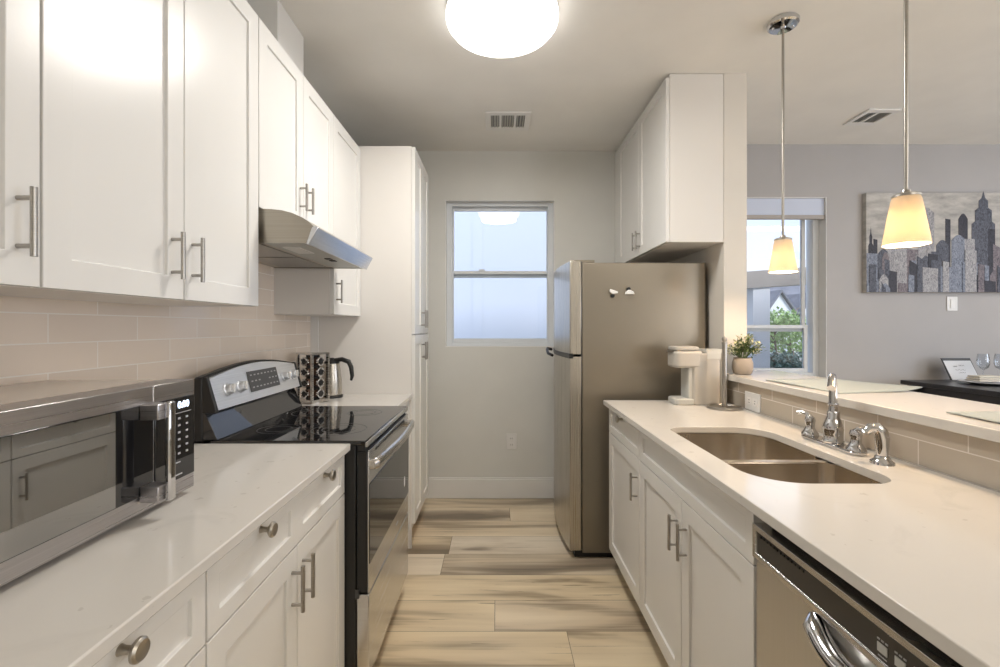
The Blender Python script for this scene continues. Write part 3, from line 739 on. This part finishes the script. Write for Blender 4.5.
# ---------------------------------------------------------------- ceiling light
LX, LY = .022, 1.96
t = thing('ceiling_light', 'large round lit flush ceiling light over the kitchen aisle', 'ceiling light', (LX, LY, CEIL))
b = MB(); b.lathe([(0, 0), (.235, 0), (.238, -.012), (.236, -.020), (0, -.020)], (LX, LY, CEIL-.0005), n=48); build('base_ring', b, 'white', t)
b = MB(); b.lathe([(0, -.0205), (.236, -.0205), (.2395, -.035), (.236, -.055), (.22, -.075), (.18, -.094), (.12, -.106), (.06, -.111), (0, -.112)], (LX, LY, CEIL), n=64); build('diffuser', b, 'dome', t, angle=80)
d = bpy.data.lights.new('lamp_light', 'AREA'); d.shape = 'DISK'; d.size = .40; d.energy = 17; d.color = (1, .965, .91)
l = bpy.data.objects.new('lamp_light', d); l.location = (0, 0, -.114); l.parent = t; COL.objects.link(l)

# ---------------------------------------------------------------- pendants
def pendant(x, y, label):
    t = thing('pendant_lamp', label, 'pendant lamp', (x, y, CEIL), 'pendant lamps over the bar ledge')
    b = MB(); b.lathe([(0, 0), (.060, 0), (.064, -.006), (.062, -.020), (.055, -.026), (.012, -.028), (.010, -.036), (0, -.036)], (x, y, CEIL-.0005), n=36); c = build('canopy', b, 'chrome', t)
    b = MB()
    for s in (-1, 1): b.sph((x+s*.038, y-.01*s, CEIL-.0275), .0055, n=10)
    build('screw', b, 'chrome', c)
    b = MB(); b.cyl((x, y, CEIL-.035), (x, y, 1.710), .0055, n=14); build('rod', b, 'nickel', t)
    b = MB(); b.lathe([(0, .022), (.010, .022), (.012, .014), (.030, .009), (.0345, .006), (.035, .0), (0, -.001)], (x, y, 1.692), n=28); build('cap', b, 'nickel', t)
    b = MB()
    pr = [(.033, 1.692), (.036, 1.682), (.0565, 1.552), (.054, 1.552), (.0335, 1.680), (.030, 1.690)]
    b.lathe([(r, z-1.55) for r, z in pr], (x, y, 1.55), n=40); build('lamp_shade', b, 'opal', t, angle=60)
    b = MB(); b.lathe([(0, 0), (.012, .004), (.019, .018), (.020, .028), (.013, .045), (.010, .06), (0, .06)], (x, y, 1.588), n=20); bl = build('bulb', b, 'bulb', t)
    b = MB(); b.cyl((x, y, 1.648), (x, y, 1.691), .013, n=16); build('socket', b, 'white', t)
    d = bpy.data.lights.new('bulb_light', 'POINT'); d.energy = 9.5; d.color = (1, .74, .50); d.shadow_soft_size = .018
    l = bpy.data.objects.new('bulb_light', d); l.location = (0, 0, 1.578-CEIL); l.parent = t; COL.objects.link(l)
pendant(1.262, 2.03, 'pendant lamp nearer the partition wall, hanging in front of the dining window')
pendant(1.205, 1.355, 'pendant lamp nearer the viewer, hanging in front of the skyline painting')

# ---------------------------------------------------------------- range hood
HY0, HY1 = 1.572, 2.266
t = thing('range_hood', 'stainless under-cabinet range hood over the stove', 'range hood', (-.85, 1.92, 1.597))
prof = [(LW+.001, 1.600), (-.652, 1.597), (-.628, 1.655), (-.645, 1.671), (-.665, 1.684), (-.70, 1.700), (-.735, 1.709), (-.77, 1.713), (-.806, 1.7145), (LW+.001, 1.7145)]
b = MB()
b.prism([(p[0], p[1]) for p in prof], 'y', HY0, HY0+.002); b.prism(prof, 'y', HY1-.002, HY1)
top = prof[2:]
for p, q in zip(top, top[1:]):
    b.prism([p, q, (q[0]-.001, q[1]-.002), (p[0]-.001, p[1]-.002)], 'y', HY0+.002, HY1-.002)
build('shell', b, 'hoodside', t)
b = MB(); b.prism([(-.652, 1.594), (-.643, 1.592), (-.612, 1.648), (-.618, 1.655), (-.632, 1.652)], 'y', HY0-.001, HY1+.001); build('front_panel', b, 'hoodfront', t, bevel=.001)
b = MB(); b.box(LW+.002, -.655, HY0+.003, HY1-.003, 1.604, 1.612); u = build('underside_pan', b, 'hoodunder', t)
for a, c in ((HY0+.03, 1.905), (1.925, HY1-.03)):
    b = MB(); b.box(LW+.05, -.83, a, c, 1.600, 1.6035); f = build('grease_filter', b, 'nickel', u, bevel=.001)
b = MB(); b.box(-.80, -.665, HY0+.02, HY1-.02, 1.599, 1.6035); cpn = build('control_strip', b, 'greyp', t, bevel=.001)
for yy in (1.93, 1.985):
    b = MB(); b.box(-.725, -.70, yy, yy+.032, 1.595, 1.599); build('button', b, 'black', cpn, bevel=.001)
b = MB(); b.box(-.775, -.715, 1.66, 1.80, 1.5965, 1.599); build('lamp_lens', b, 'white', cpn)

# ---------------------------------------------------------------- range
RY0, RY1 = 1.568, 2.264
t = thing('range_stove', 'freestanding electric range with black glass top and stainless front', 'stove', (-.78, 1.916, 0))
b = MB(); b.box(LW+.012, -.482, RY0, RY1, .06, .905); build('body', b, 'black', t, bevel=.003)
b = MB(); b.box(LW+.06, -.52, RY0+.02, RY1-.02, 0, .06); build('base', b, 'black', t)
b = MB(); b.box(-.98, -.446, RY0-.002, RY1+.002, .9055, .922); ck = build('cooktop', b, 'blackglass', t, bevel=.004)
b = MB(); b.box(-.449, -.441, RY0-.002, RY1+.002, .900, .918); build('cooktop_trim', b, 'steelh', ck, bevel=.002)
for bx_, by_, br in ((-.60, 1.75, .10), (-.60, 2.09, .075), (-.83, 1.75, .075), (-.83, 2.09, .095)):
    b = MB()
    for r0 in (br, br*.62):
        b.lathe([(r0-.0012, 0), (r0+.0012, 0), (r0+.0012, .0004), (r0-.0012, .0004), (r0-.0012, 0)], (bx_, by_, .922), n=48)
    build('burner_ring', b, 'darkgrey', ck)
# oven door
b = MB(); b.box(-.480, -.4425, RY0+.002, RY1-.002, .402, .885); od = build('oven_door', b, 'black', t, bevel=.004)
b = MB(); b.box(-.4424, -.437, RY0+.002, RY1-.002, .402, .885); build('door_face', b, 'steelh', od, bevel=.002)
b = MB(); b.box(-.4375, -.4345, RY0+.004, RY1-.004, .50, .772); build('door_glass', b, 'blackglass', od, bevel=.001)
b = MB(); b.box(-.478, -.452, RY0+.006, RY1-.006, .886, .9045); build('vent_strip', b, 'black', t)
b = MB()
for k in range(16): b.box(-.4372, -.4360, 1.66+k*.032, 1.682+k*.032, .868, .876)
build('vent_slot', b, 'black', od)
pts = [(-.437, RY0+.012, .838), (-.418, RY0+.012, .840)]+[(-.412+.020*math.sin(PI*k/14), RY0+.018+k*(RY1-RY0-.036)/14, .842+.004*math.sin(PI*k/14)) for k in range(15)]+[(-.418, RY1-.012, .840), (-.437, RY1-.012, .838)]
b = MB(); b.tube(pts, .0095, 14, flat=1.9); build('handle', b, 'steel', od)
b = MB(); b.lathe([(0, 0), (.012, 0), (.012, .0008), (0, .0008)], (-.4344, 2.16, .585), axis=(1, 0, 0)); 
for v in b.bm.verts: v.co.z = .585+(v.co.z-.585)*2.0
build('oval_sticker', b, 'paper', od)
b = MB(); b.box(-.480, -.437, RY0+.002, RY1-.002, .105, .396); dr = build('storage_drawer', b, 'steelh', t, bevel=.004)
b = MB(); b.box(-.4373, -.4364, 1.99, 2.03, .450, .456); build('printed_marks', b, 'mark', od)
b = MB(); b.box(-.483, -.470, RY0-.003, RY0+.002, .385, .415); b.box(-.483, -.470, RY0-.003, RY0+.002, .11, .14); build('side_bracket', b, 'darkgrey', t)
# backguard (arched)
def arch(y): u = (y-RY0)/(RY1-RY0); return 1.137+.034*math.sin(PI*u)
ys = [RY0+(RY1-RY0)*k/16 for k in range(17)]
b = MB()
P = [(y, arch(y)) for y in ys]; poly = [(RY0, 1.0), ]+P+[(RY1, 1.0)]
b.prism([(RY0, .915)]+P+[(RY1, .915)], 'x', -1.035, -1.005); bg = build('backguard', b, 'black', t, bevel=.006)
# slanted lower glossy apron
b = MB(); b.prism([(-1.006, 1.022), (-1.0, 1.022), (-.955, .9225), (-1.006, .9225)], 'y', RY0+.004, RY1-.004); build('lower_apron', b, 'blackglass', bg, bevel=.002)
# steel control fascia, leaning back
bm_ = MB(); n = 16; th = .012; fr, bk = [], []
for y in ys:
    y = min(max(y, RY0+.018), RY1-.018); zt = arch(y)-.008; xb_ = -.962; xt = -.962-.030*(zt-1.022)/.113
    fr.append((bm_.bm.verts.new((xt, y, zt)), bm_.bm.verts.new((xb_, y, 1.022)))); bk.append((bm_.bm.verts.new((-1.0045, y, zt)), bm_.bm.verts.new((-1.0045, y, 1.022))))
for i in range(n):
    for a_, b_, c_, d_ in ((fr[i][0], fr[i+1][0], fr[i+1][1], fr[i][1]), (bk[i][0], bk[i][1], bk[i+1][1], bk[i+1][0]), (fr[i][0], bk[i][0], bk[i+1][0], fr[i+1][0]), (fr[i][1], fr[i+1][1], bk[i+1][1], bk[i][1])):
        bm_.bm.faces.new((a_, b_, c_, d_))
bm_.bm.faces.new((fr[0][0], fr[0][1], bk[0][1], bk[0][0])); bm_.bm.faces.new((fr[n][0], bk[n][0], bk[n][1], fr[n][1]))
fs_ = build('control_fascia', bm_, 'fascia', t)
for ya, yb in ((RY0, RY0+.0165), (RY1-.0165, RY1)):
    b = MB(); b.prism([(-1.006, 1.014), (-.957, 1.014), (-.958, 1.025), (-.991, arch((ya+yb)/2)), (-1.006, arch((ya+yb)/2))], 'y', ya, yb); build('end_cap', b, 'black', t, bevel=.003)
nrm = Vector((.115, 0, .03)).normalized()
def fpt(y, z, d=0): u = (z-1.022)/(1.135-1.022); return Vector((-.962-.030*u, y, z))+nrm*d
def fbox(mb, y0, y1, z0, z1, d0, d1):
    vs = [mb.bm.verts.new(fpt(y, z, d)) for d in (d0, d1) for y, z in ((y0, z0), (y1, z0), (y1, z1), (y0, z1))]
    for q in ((0, 1, 2, 3), (4, 5, 6, 7), (0, 1, 5, 4), (1, 2, 6, 5), (2, 3, 7, 6), (3, 0, 4, 7)): mb.bm.faces.new([vs[i] for i in q])
b = MB(); fbox(b, 1.815, 2.055, 1.052, 1.132, .0005, .003); dp = build('display_panel', b, 'darkgrey', fs_, bevel=.001)
mtx = lambda y, z, d: Matrix.Translation(fpt(y, z, d)) @ Matrix(((0, -nrm.z, nrm.x, 0), (1, 0, 0, 0), (0, nrm.x, nrm.z, 0), (0, 0, 0, 1)))
b = MB()
for r in range(3):
    for k in range(8):
        if r == 1 and 3 <= k <= 4: continue
        y = 1.832+k*.028; z = 1.066+r*.024; fbox(b, y, y+.013, z, z+.005, .0032, .0036)
build('printed_marks', b, 'mark', dp)
b = MB()
for ky in (1.668, 1.752, 2.115, 2.2):
    b = MB(); p = fpt(ky, 1.083, .0005)
    b.lathe([(0, 0), (.024, 0), (.024, .003), (.020, .005), (.0185, .018), (.016, .021), (0, .0215)], p, n=26, axis=tuple(nrm))
    k_ = build('knob', b, 'fascia', fs_)
    b = MB(); q = fpt(ky, 1.083, .0215); b.box(q.x-.004, q.x+.007, ky-.0045, ky+.0045, q.z-.016, q.z+.016); build('knob_grip', b, 'white', k_, bevel=.002)

# ---------------------------------------------------------------- microwave (faces +X)
MX = -.73; MY0, MY1 = .56, 1.108; MZ0, MZ1 = .930, 1.185
t = thing('microwave_oven', 'large stainless microwave with dark glass door on the left counter', 'microwave', (-.9, .83, CT))
b = MB(); b.box(-1.08, -.80, MY0+.003, MY1-.003, MZ0, MZ1-.002); build('case', b, 'mwtop', t, bevel=.004)
b = MB()
for x in (-1.03, -.80):
    for y in (MY0+.05, MY1-.05): b.cyl((x, y, CT), (x, y, MZ0+.003), .015, n=14)
build('foot', b, 'black', t)
b = MB(); b.box(-.799, MX, MY0, .9762, MZ0-.002, MZ1); md = build('door', b, 'mwsteel', t, bevel=.001)
b = MB(); b.box(-.799, MX, .977, MY1, MZ0-.002, MZ1); mc = build('control_panel', b, 'mwsteel', t, bevel=.001)
b = MB(); b.box(MX-.001, MX+.003, MY0+.004, .9735, MZ0+.033, MZ1-.036); g = build('door_glass', b, 'blackglass', md, bevel=.001)
b = MB(); b.box(MX+.0028, MX+.0036, MY0+.006, .876, MZ0+.035, MZ1-.038); build('viewing_window', b, 'mwglass', g)
b = MB(); b.box(MX-.001, MX+.003, .979, MY1-.003, MZ0+.033, MZ1-.036); pg = build('keypad', b, 'blackglass', mc, bevel=.001)
RT = Matrix(((0, 0, 1, 0), (1, 0, 0, 0), (0, 1, 0, 0), (0, 0, 0, 1)))
text_mesh('0:00', .022, Matrix.Translation((MX+.0036, 1.066, 1.131)) @ RT, 'display_digits', 'digit', pg, bold=.0004)
b = MB()
b.box(MX+.003, MX+.0035, 1.00, 1.092, 1.113, 1.1145)
for r in range(6):
    for c in range(3):
        y = 1.020+c*.026; z = 1.099-r*.0160
        b.box(MX+.003, MX+.0035, y+.002, y+.010, z, z+.0045)
b.box(MX+.003, MX+.0035, 1.038, 1.056, 1.000, 1.003); b.box(MX+.003, MX+.0035, 1.030, 1.062, .972, .975)
build('keypad_marks', b, 'mark', pg)
b = MB(); hx = MX+.047; b.box(hx-.006, hx+.006, .952, .972, MZ0+.018, MZ1-.030); hn = build('handle', b, 'chrome', md, bevel=.004)
for z in (MZ0+.022, MZ1-.065):
    b = MB(); b.box(MX+.003, hx-.006, .935, .972, z, z+.032); build('handle_bracket', b, 'mwsteel', hn, bevel=.002)

# ---------------------------------------------------------------- spice rack and kettle
def rot2(p, c, a): x, y = p[0]-c[0], p[1]-c[1]; return (c[0]+x*math.cos(a)-y*math.sin(a), c[1]+x*math.sin(a)+y*math.cos(a))
sc = (-.968, 2.42); A_ = math.radians(-27); HW = .052
t = thing('spice_rack', 'square chrome tower of spice jars with four round lids per side', 'spice rack', (*sc, CT))
def sq(h): return [rot2((sc[0]+a*h, sc[1]+b_*h), sc, A_) for a, b_ in ((-1, -1), (1, -1), (1, 1), (-1, 1))]
b = MB(); b.prism(sq(HW+.006), 'z', CT+.008, CT+.02); b.lathe([(0, 0), (.05, 0), (.05, .008), (0, .008)], (*sc, CT)); build('base', b, 'steel', t)
b = MB(); b.prism(sq(HW+.006), 'z', CT+.252, CT+.262); build('top_plate', b, 'steel', t)
b = MB(); b.prism(sq(HW*.45), 'z', CT+.02, CT+.252); build('core', b, 'black', t)
for i, (a, b_) in enumerate(((-1, -1), (1, -1), (1, 1), (-1, 1))):
    p = rot2((sc[0]+a*HW, sc[1]+b_*HW), sc, A_); b = MB(); b.prism([rot2((sc[0]+a*HW+u*.006, sc[1]+b_*HW+v*.006), sc, A_) for u, v in ((-1, -1), (1, -1), (1, 1), (-1, 1))], 'z', CT+.02, CT+.252); build('post', b, 'steel', t)
M['spice'] = mat('spice_dark', (.10, .05, .03), .4)
for side, (dx, dy) in enumerate(((1, 0), (0, -1))):
    D = Vector((*rot2((dx, dy), (0, 0), A_), 0))
    for k in range(4):
        z = CT+.05+k*.056; p = Vector((*sc, z))
        j = thing('spice_jar', ('spice jar on the %s side of the chrome rack, %s' % ('aisle' if side == 0 else 'range', ('bottom', 'second from bottom', 'second from top', 'top')[k])), 'jar', tuple(p+D*.025), 'jars in the spice rack')
        b = MB(); b.lathe([(0, 0), (.021, 0), (.021, .022), (0, .022)], p+D*.025, n=18, axis=tuple(D)); build('jar_body', b, 'spice', j)
        b = MB(); b.lathe([(0, 0), (.0235, 0), (.0235, .011), (.019, .013), (.017, .0105), (0, .0105)], p+D*.0475, n=22, axis=tuple(D)); build('jar_lid', b, ['chrome'], j)
        b = MB(); b.lathe([(0, 0), (.015, 0), (.0145, .001), (0, .001)], p+D*.0583, n=18, axis=tuple(D)); build('lid_centre', b, 'black', j)
kc = (-.935, 2.60)
t = thing('electric_kettle', 'stainless kettle with black handle on the short counter', 'kettle', (*kc, CT))
b = MB(); b.lathe([(0, 0), (.062, 0), (.062, .012), (.055, .016), (0, .016)], (*kc, CT)); build('base', b, 'black', t)
b = MB(); b.lathe([(0, .0165), (.056, .0165), (.058, .03), (.054, .10), (.045, .175), (.042, .19), (0, .192)], (*kc, CT), n=36); build('body', b, 'steelv', t)
b = MB(); b.lathe([(.043, .191), (.043, .200), (.02, .212), (.012, .222), (0, .222), (0, .191)], (*kc, CT)); build('lid', b, 'black', t)
b = MB(); pp = [(kc[0]+.02, CT+.208), (kc[0]+.06, CT+.214), (kc[0]+.098, CT+.200), (kc[0]+.112, CT+.17), (kc[0]+.118, CT+.12), (kc[0]+.112, CT+.095)]
b.tube([(x, kc[1]-.005, z) for x, z in pp], .012, 12, rads=[.012, .013, .014, .013, .011, .007]); build('handle', b, 'black', t)
b = MB(); b.prism([(kc[0]-.03, CT+.188), (kc[0]-.075, CT+.185), (kc[0]-.045, CT+.14)], 'y', kc[1]-.012, kc[1]+.012); build('spout', b, 'steelv', t, bevel=.003)

# ---------------------------------------------------------------- painting on the dining wall
PX0, PX1, PZ0, PZ1 = 2.70, 3.95, 1.562, 2.292
t = thing('skyline_painting', 'wide canvas painting of a grey and indigo city skyline', 'painting', ((PX0+PX1)/2, DB-.02, PZ0))
cm = mat('canvas_paint', (.5, .5, .5), .7); q = NB(cm); f = q.noise(q.coord((3, 3, 8)), 2.5, 5, .6)
q.l(q.ramp(f, [(.3, (.30, .29, .28)), (.55, (.48, .46, .43)), (.75, (.62, .60, .56))]), q.b.inputs['Base Color'])
b = MB(); b.box(PX0, PX1, DB-.036, DB-.0005, PZ0, PZ1); cv = build('canvas', b, cm, t, bevel=.002)
pm = []
for i, (c1, c2) in enumerate([((.012, .014, .025), (.14, .15, .19)), ((.01, .01, .015), (.05, .05, .07)), ((.06, .075, .12), (.32, .35, .42)), ((.12, .12, .14), (.50, .49, .50)), ((.05, .045, .06), (.28, .24, .26))]):
    m = mat('skyline_tone', c1, .6); q = NB(m); f = q.noise(q.coord((16, 1, 8)), 5, 8, .8, 1.5)
    q.l(q.ramp(f, [(.38, c1), (.6, c2)]), q.b.inputs['Base Color']); pm.append(m)
rs = random.Random(11); b = MB(); lay = [0]
def bld(x0, x1, h, mi, topk='flat'):
    lay[0] += 1; yb = DB-.0362; yf = yb-.0006-.00009*lay[0]
    x0 = max(x0, PX0+.002); x1 = min(x1, PX1-.002); z0 = PZ0+.002; w = x1-x0
    if topk == 'flat': P = [(x0, z0), (x1, z0), (x1, h-rs.uniform(0, .012)), (x0, h)]
    elif topk == 'slant': P = [(x0, z0), (x1, z0), (x1, h-.05), (x0, h)]
    elif topk == 'round': P = [(x0, z0), (x1, z0), (x1, h-.04)]+[(x1-w*k/6, h-.04+.04*math.sin(PI*k/6)) for k in range(1, 6)]+[(x0, h-.04)]
    else: # stepped tower with spire
        c = (x0+x1)/2; P = [(x0, z0), (x1, z0), (x1, h-.24), (c+w*.36, h-.22), (c+w*.36, h-.14), (c+w*.2, h-.12), (c+w*.2, h-.07), (c+w*.08, h-.05), (c, h), (c-w*.08, h-.05), (c-w*.2, h-.07), (c-w*.2, h-.12), (c-w*.36, h-.14), (c-w*.36, h-.22), (x0, h-.24)]
    b.prism(P, 'y', yb, yf, mi)
S = (PX1-PX0)/1.0
def zz(v): return PZ0+(293-v)/135.0
def xx(u): return PX0+(u-865)/135.0
for u0, u1, v, mi, k in ((866, 873, 228, 1, 'spire'), (872, 876, 240, 1, 'flat'), (864, 880, 254, 2, 'flat'), (876, 888, 250, 0, 'round'), (886, 896, 215, 3, 'flat'), (895, 906, 240, 3, 'round'), (905, 918, 250, 4, 'flat'), (916, 932, 209, 3, 'round'), (924, 930, 218, 3, 'flat'), (943, 948, 220, 1, 'flat'), (934, 946, 241, 0, 'round'), (956, 965, 215, 1, 'round'), (949, 963, 236, 2, 'round'), (969, 992, 193, 0, 'spire'), (962, 972, 240, 3, 'flat'), (985, 992, 230, 1, 'flat'), (990, 1002, 245, 4, 'slant'), (999, 1016, 226, 2, 'flat'), (1010, 1020, 205, 0, 'spire'), (1016, 1034, 238, 2, 'flat')):
    bld(xx(u0), xx(u1), zz(v), mi, k)
for i in range(46):
    u = rs.uniform(865, 1030); w = rs.uniform(4, 13); bld(xx(u), xx(u+w), zz(rs.uniform(250, 284)), rs.choice([0, 0, 1, 2, 2, 3, 4]), rs.choice(['flat', 'slant', 'round']))
for u0, u1, v in ((962, 973, 251), (920, 935, 268), (940, 946, 262)): bld(xx(u0), xx(u1), zz(v), 3)
build('painted_skyline', b, pm, cv, smooth=False)

# ---------------------------------------------------------------- dining table (counter height) and things on it
TZ = .93
t = thing('dining_table', 'black counter-height dining table against the painting wall', 'table', (3.5, 2.85, 0))
TA = math.radians(-8); TC = (2.90, 3.31)
def TP(u, v): return rot2((TC[0]+u, TC[1]-v), TC, math.radians(4))  # u along width, v towards viewer
b = MB(); b.prism([TP(0, 0), TP(0, 1.35), TP(.86, 1.35), TP(.86, .0)], 'z', TZ-.03, TZ); build('tabletop', b, 'table', t, bevel=.004)
b = MB()
b.prism([TP(.05, .06), TP(.05, 1.28), TP(.07, 1.28), TP(.07, .06)], 'z', TZ-.12, TZ-.0305); b.prism([TP(.07, 1.26), TP(.07, 1.28), TP(.83, 1.28), TP(.83, 1.26)], 'z', TZ-.12, TZ-.0305)
build('apron', b, 'table', t)
for u, v in ((.04, .07), (.04, 1.27), (.84, .10), (.84, 1.27)):
    b = MB(); P = [TP(u+a*.03, v+c*.03) for a, c in ((-1, -1), (1, -1), (1, 1), (-1, 1))]; b.prism(P, 'z', 0, TZ-.0305); build('leg', b, 'table', t, bevel=.003)
def tp(u, v): s = (v-327)/(1.31-TZ); return ((u-497)/s, 460/s)
# framed card leaning back
x, y = 3.315, 3.25
t = thing('framed_card', 'thin framed card with handwriting standing on the black table', 'picture frame', (x, y, TZ))
b = MB(); Wd, Hh = .205, .155; ln = .045
def card(mb, i, d0, d1):
    vs = [mb.bm.verts.new((x+s*(Wd/2-i)-(.03 if zq > .5 else 0)*1.0, y+ln*zq+d, TZ+.002+(Hh-i if zq > .5 else i))) for d in (d0, d1) for s, zq in ((-1, 0), (1, 0), (1, 1), (-1, 1))]
    for q_ in ((0, 1, 2, 3), (7, 6, 5, 4), (0, 4, 5, 1), (1, 5, 6, 2), (2, 6, 7, 3), (3, 7, 4, 0)): mb.bm.faces.new([vs[k] for k in q_])
card(b, 0, 0, .008); build('frame', b, 'darkgrey', t)
b = MB(); card(b, .005, -.0012, -.0001); pc = build('card', b, 'paper', t)
b = MB()
for k, (a0, a1, h) in enumerate(((-.045, -.02, .10), (-.005, .035, .105), (-.04, .03, .075), (-.025, .02, .055))):
    yy = y+ln*(h/Hh)-.0016; xo = -.03*h/Hh
    b.tube([(x+xo+a0+(a1-a0)*j/8, yy-.0006, TZ+h+.004*math.sin(j*2.1+k)) for j in range(9)], .0011, 5)
build('handwriting', b, 'darkmark', pc)
b = MB(); b.prism([(y+.02, TZ+.03), (y+.06, TZ), (y+.066, TZ), (y+.05, TZ+.10)], 'x', x-.01, x+.0); build('easel_back', b, 'darkgrey', t)
def wine(x, y, label):
    t = thing('wine_glass', label, 'glass', (x, y, TZ), 'wine glasses on the black table')
    b = MB(); b.lathe([(0, .001), (.034, .001), (.034, .003), (.008, .006), (.0035, .012), (.003, .08), (.008, .088), (.026, .10), (.034, .125), (.033, .16), (.028, .195), (.0268, .195), (.0315, .16), (.0325, .125), (.025, .102), (0, .092)], (x, y, TZ), n=32); build('bowl', b, 'wine', t, angle=80)
wine(3.35, 3.17, 'clear wine glass standing behind the folded napkin on the black table')
wine(3.47, 3.17, 'clear wine glass at the right picture edge on the black table')
t = thing('dinner_plate', 'pale dinner plate near the edge of the black table', 'plate', (3.25, 3.06, TZ))
b = MB(); b.lathe([(0, .001), (.07, .001), (.12, .012), (.135, .016), (.135, .019), (.118, .015), (.07, .005), (0, .005)], (3.25, 3.06, TZ), n=40); build('dish', b, 'plate', t)
b = MB()
for k in range(3): b.box(3.16+.004*k, 3.34-.004*k, 3.01+.004*k, 3.11-.004*k, TZ+.0195+k*.013, TZ+.031+k*.013)
o = build('folded_napkin', b, 'napkin', loc=(3.25, 3.06, TZ+.019), bevel=.005); tag(o, 'beige folded napkin stacked on the dinner plate', 'napkin')

# ---------------------------------------------------------------- outdoors
M['siding'] = mat('pale_siding', (.56, .61, .72), .7); q = NB(M['siding'])
g = q.n('ShaderNodeNewGeometry'); sp = q.n('ShaderNodeSeparateXYZ'); q.l(g.outputs['Position'], sp.inputs[0])
fz = q.math('FRACT', q.math('DIVIDE', sp.outputs[2], .30)); q.bump(fz, .12, .008)
M['siding2'] = mat('white_siding', (.72, .74, .80), .7)
M['roof'] = paint('grey_shingles', (.16, .17, .21), .8, .2)
M['beam'] = paint('weathered_beam', (.34, .31, .29), .8, .1)
M['ground'] = paint('lawn', (.16, .20, .12), .9, .2)
M['bark'] = paint('bark', (.16, .12, .10), .9, .2)
M['tree'] = mat('tree_leaf', (.30, .44, .18), .6); M['shrub'] = mat('shrub_leaf', (.10, .17, .15), .6)
b = MB(); b.box(-12, 24, BACK+.2, 40, -.35, -.25); o = build('lawn', b, 'ground'); o.name = 'ground'; o['kind'] = 'structure'
t = thing('neighbour_building', 'pale siding building filling the kitchen window', 'building', (-.5, 5.8, -.25))
b = MB(); b.box(-4.5, 1.75, 5.4, 7.0, -.25, 5.5); build('wall', b, 'siding', t)
b = MB(); b.box(-.29, -.17, 5.39, 5.4, -.25, 5.5); build('corner_board', b, 'siding', t)
t = thing('porch', 'white porch post and grey beam outside the dining window', 'porch', (3.2, 5.0, -.25))
b = MB(); b.box(2.74, 2.92, 4.92, 5.08, -.25, 1.80); build('post', b, 'siding2', t)
b = MB(); b.prism([(1.8, 1.66), (1.8, 1.84), (4.6, 2.04), (4.6, 1.86)], 'y', 4.9, 5.1); build('beam', b, 'beam', t)
t = thing('gabled_house', 'white house with twin gables and grey roof seen through the dining window', 'house', (8.2, 13.5, -.25))
b = MB(); b.box(6.4, 10.5, 12.2, 16, -.25, 1.68)
b.prism([(6.96, 1.60), (7.80, 1.60), (7.38, 2.20)], 'y', 12.0, 12.5); b.prism([(7.82, 1.60), (8.80, 1.60), (8.31, 2.15)], 'y', 12.0, 12.5); b.box(6.96, 8.80, 12.0, 12.5, -.25, 1.62)
build('wall', b, 'siding2', t)
b = MB()
for c, w, h in ((7.38, .46, 2.28), (8.31, .52, 2.23)):
    b.prism([(c-w, 1.56), (c, h-.06), (c+w, 1.56), (c+w, 1.64), (c, h), (c-w, 1.64)], 'y', 11.9, 13.6)
b.prism([(12.3, 1.62), (14.2, 2.62), (16.2, 1.62)], 'x', 6.3, 10.6); build('roof', b, 'roof', t)
for x0 in (7.0, 7.42, 7.95, 8.4):
    b = MB(); b.box(x0, x0+.24, 11.95, 12.0, .15, .95); w_ = build('window', b, 'roof', t)
    b = MB(); b.box(x0+.03, x0+.21, 11.93, 11.95, .20, .90); build('pane', b, 'shadefab', w_)
t = thing('far_house', 'tall pale house far behind the grey gable roof', 'house', (12, 20.5, -.25))
b = MB(); b.box(9.5, 14.5, 19, 22, -.25, 4.1); build('wall', b, 'siding2', t)
b = MB(); b.box(11.55, 11.95, 18.95, 19.0, 2.75, 3.4); build('window', b, 'roof', t)
def tree(cx, cy, z0, h, r, n, leafm, label, branches=8, zc=.75, kind='tree', lz=.07):
    t = thing(kind, label, kind, (cx, cy, z0)); b = MB()
    b.tube([(cx, cy, z0), (cx+.03, cy, z0+h*.4), (cx-.02, cy, z0+h*.8)], .06, 8, rads=[.03, .022, .012])
    for i in range(branches):
        a = rs.uniform(0, 2*PI); zb = z0+h*rs.uniform(.35, .8); L = r*rs.uniform(.6, 1.1)
        b.tube([(cx, cy, zb), (cx+math.cos(a)*L*.5, cy+math.sin(a)*L*.5, zb+L*.3), (cx+math.cos(a)*L, cy+math.sin(a)*L, zb+L*.45)], .02, 6, rads=[.012, .008, .003])
    build('trunk', b, 'bark', t); b = MB()
    for i in range(n):
        d = Vector([rs.gauss(0, 1) for _ in range(3)]).normalized()*r*rs.uniform(.3, 1)**.5
        p = Vector((cx, cy, z0+h*zc))+Vector((d.x, d.y, d.z*.6)); leafq(b, p, Vector([rs.uniform(-1, 1) for _ in range(3)]), lz*rs.uniform(.7, 1.5), lz*.35, 0)
    build('crown', b, leafm, t, smooth=False, fix=False)
tree(4.60, 7.6, -.25, 2.0, .46, 1100, 'tree', 'bright green young tree outside the dining window', zc=.79)
tree(5.6, 8.8, -.25, 2.2, .6, 1600, 'tree', 'green tree further right outside the dining window', zc=.62)
tree(3.75, 6.2, -.25, 1.45, .30, 700, 'shrub', 'dark shrub outside the dining window beside the porch post', 4, .72, 'shrub', .06)
tree(4.45, 6.9, -.25, 1.40, .30, 700, 'shrub', 'dark shrub outside the dining window under the green tree', 4, .72, 'shrub', .06)
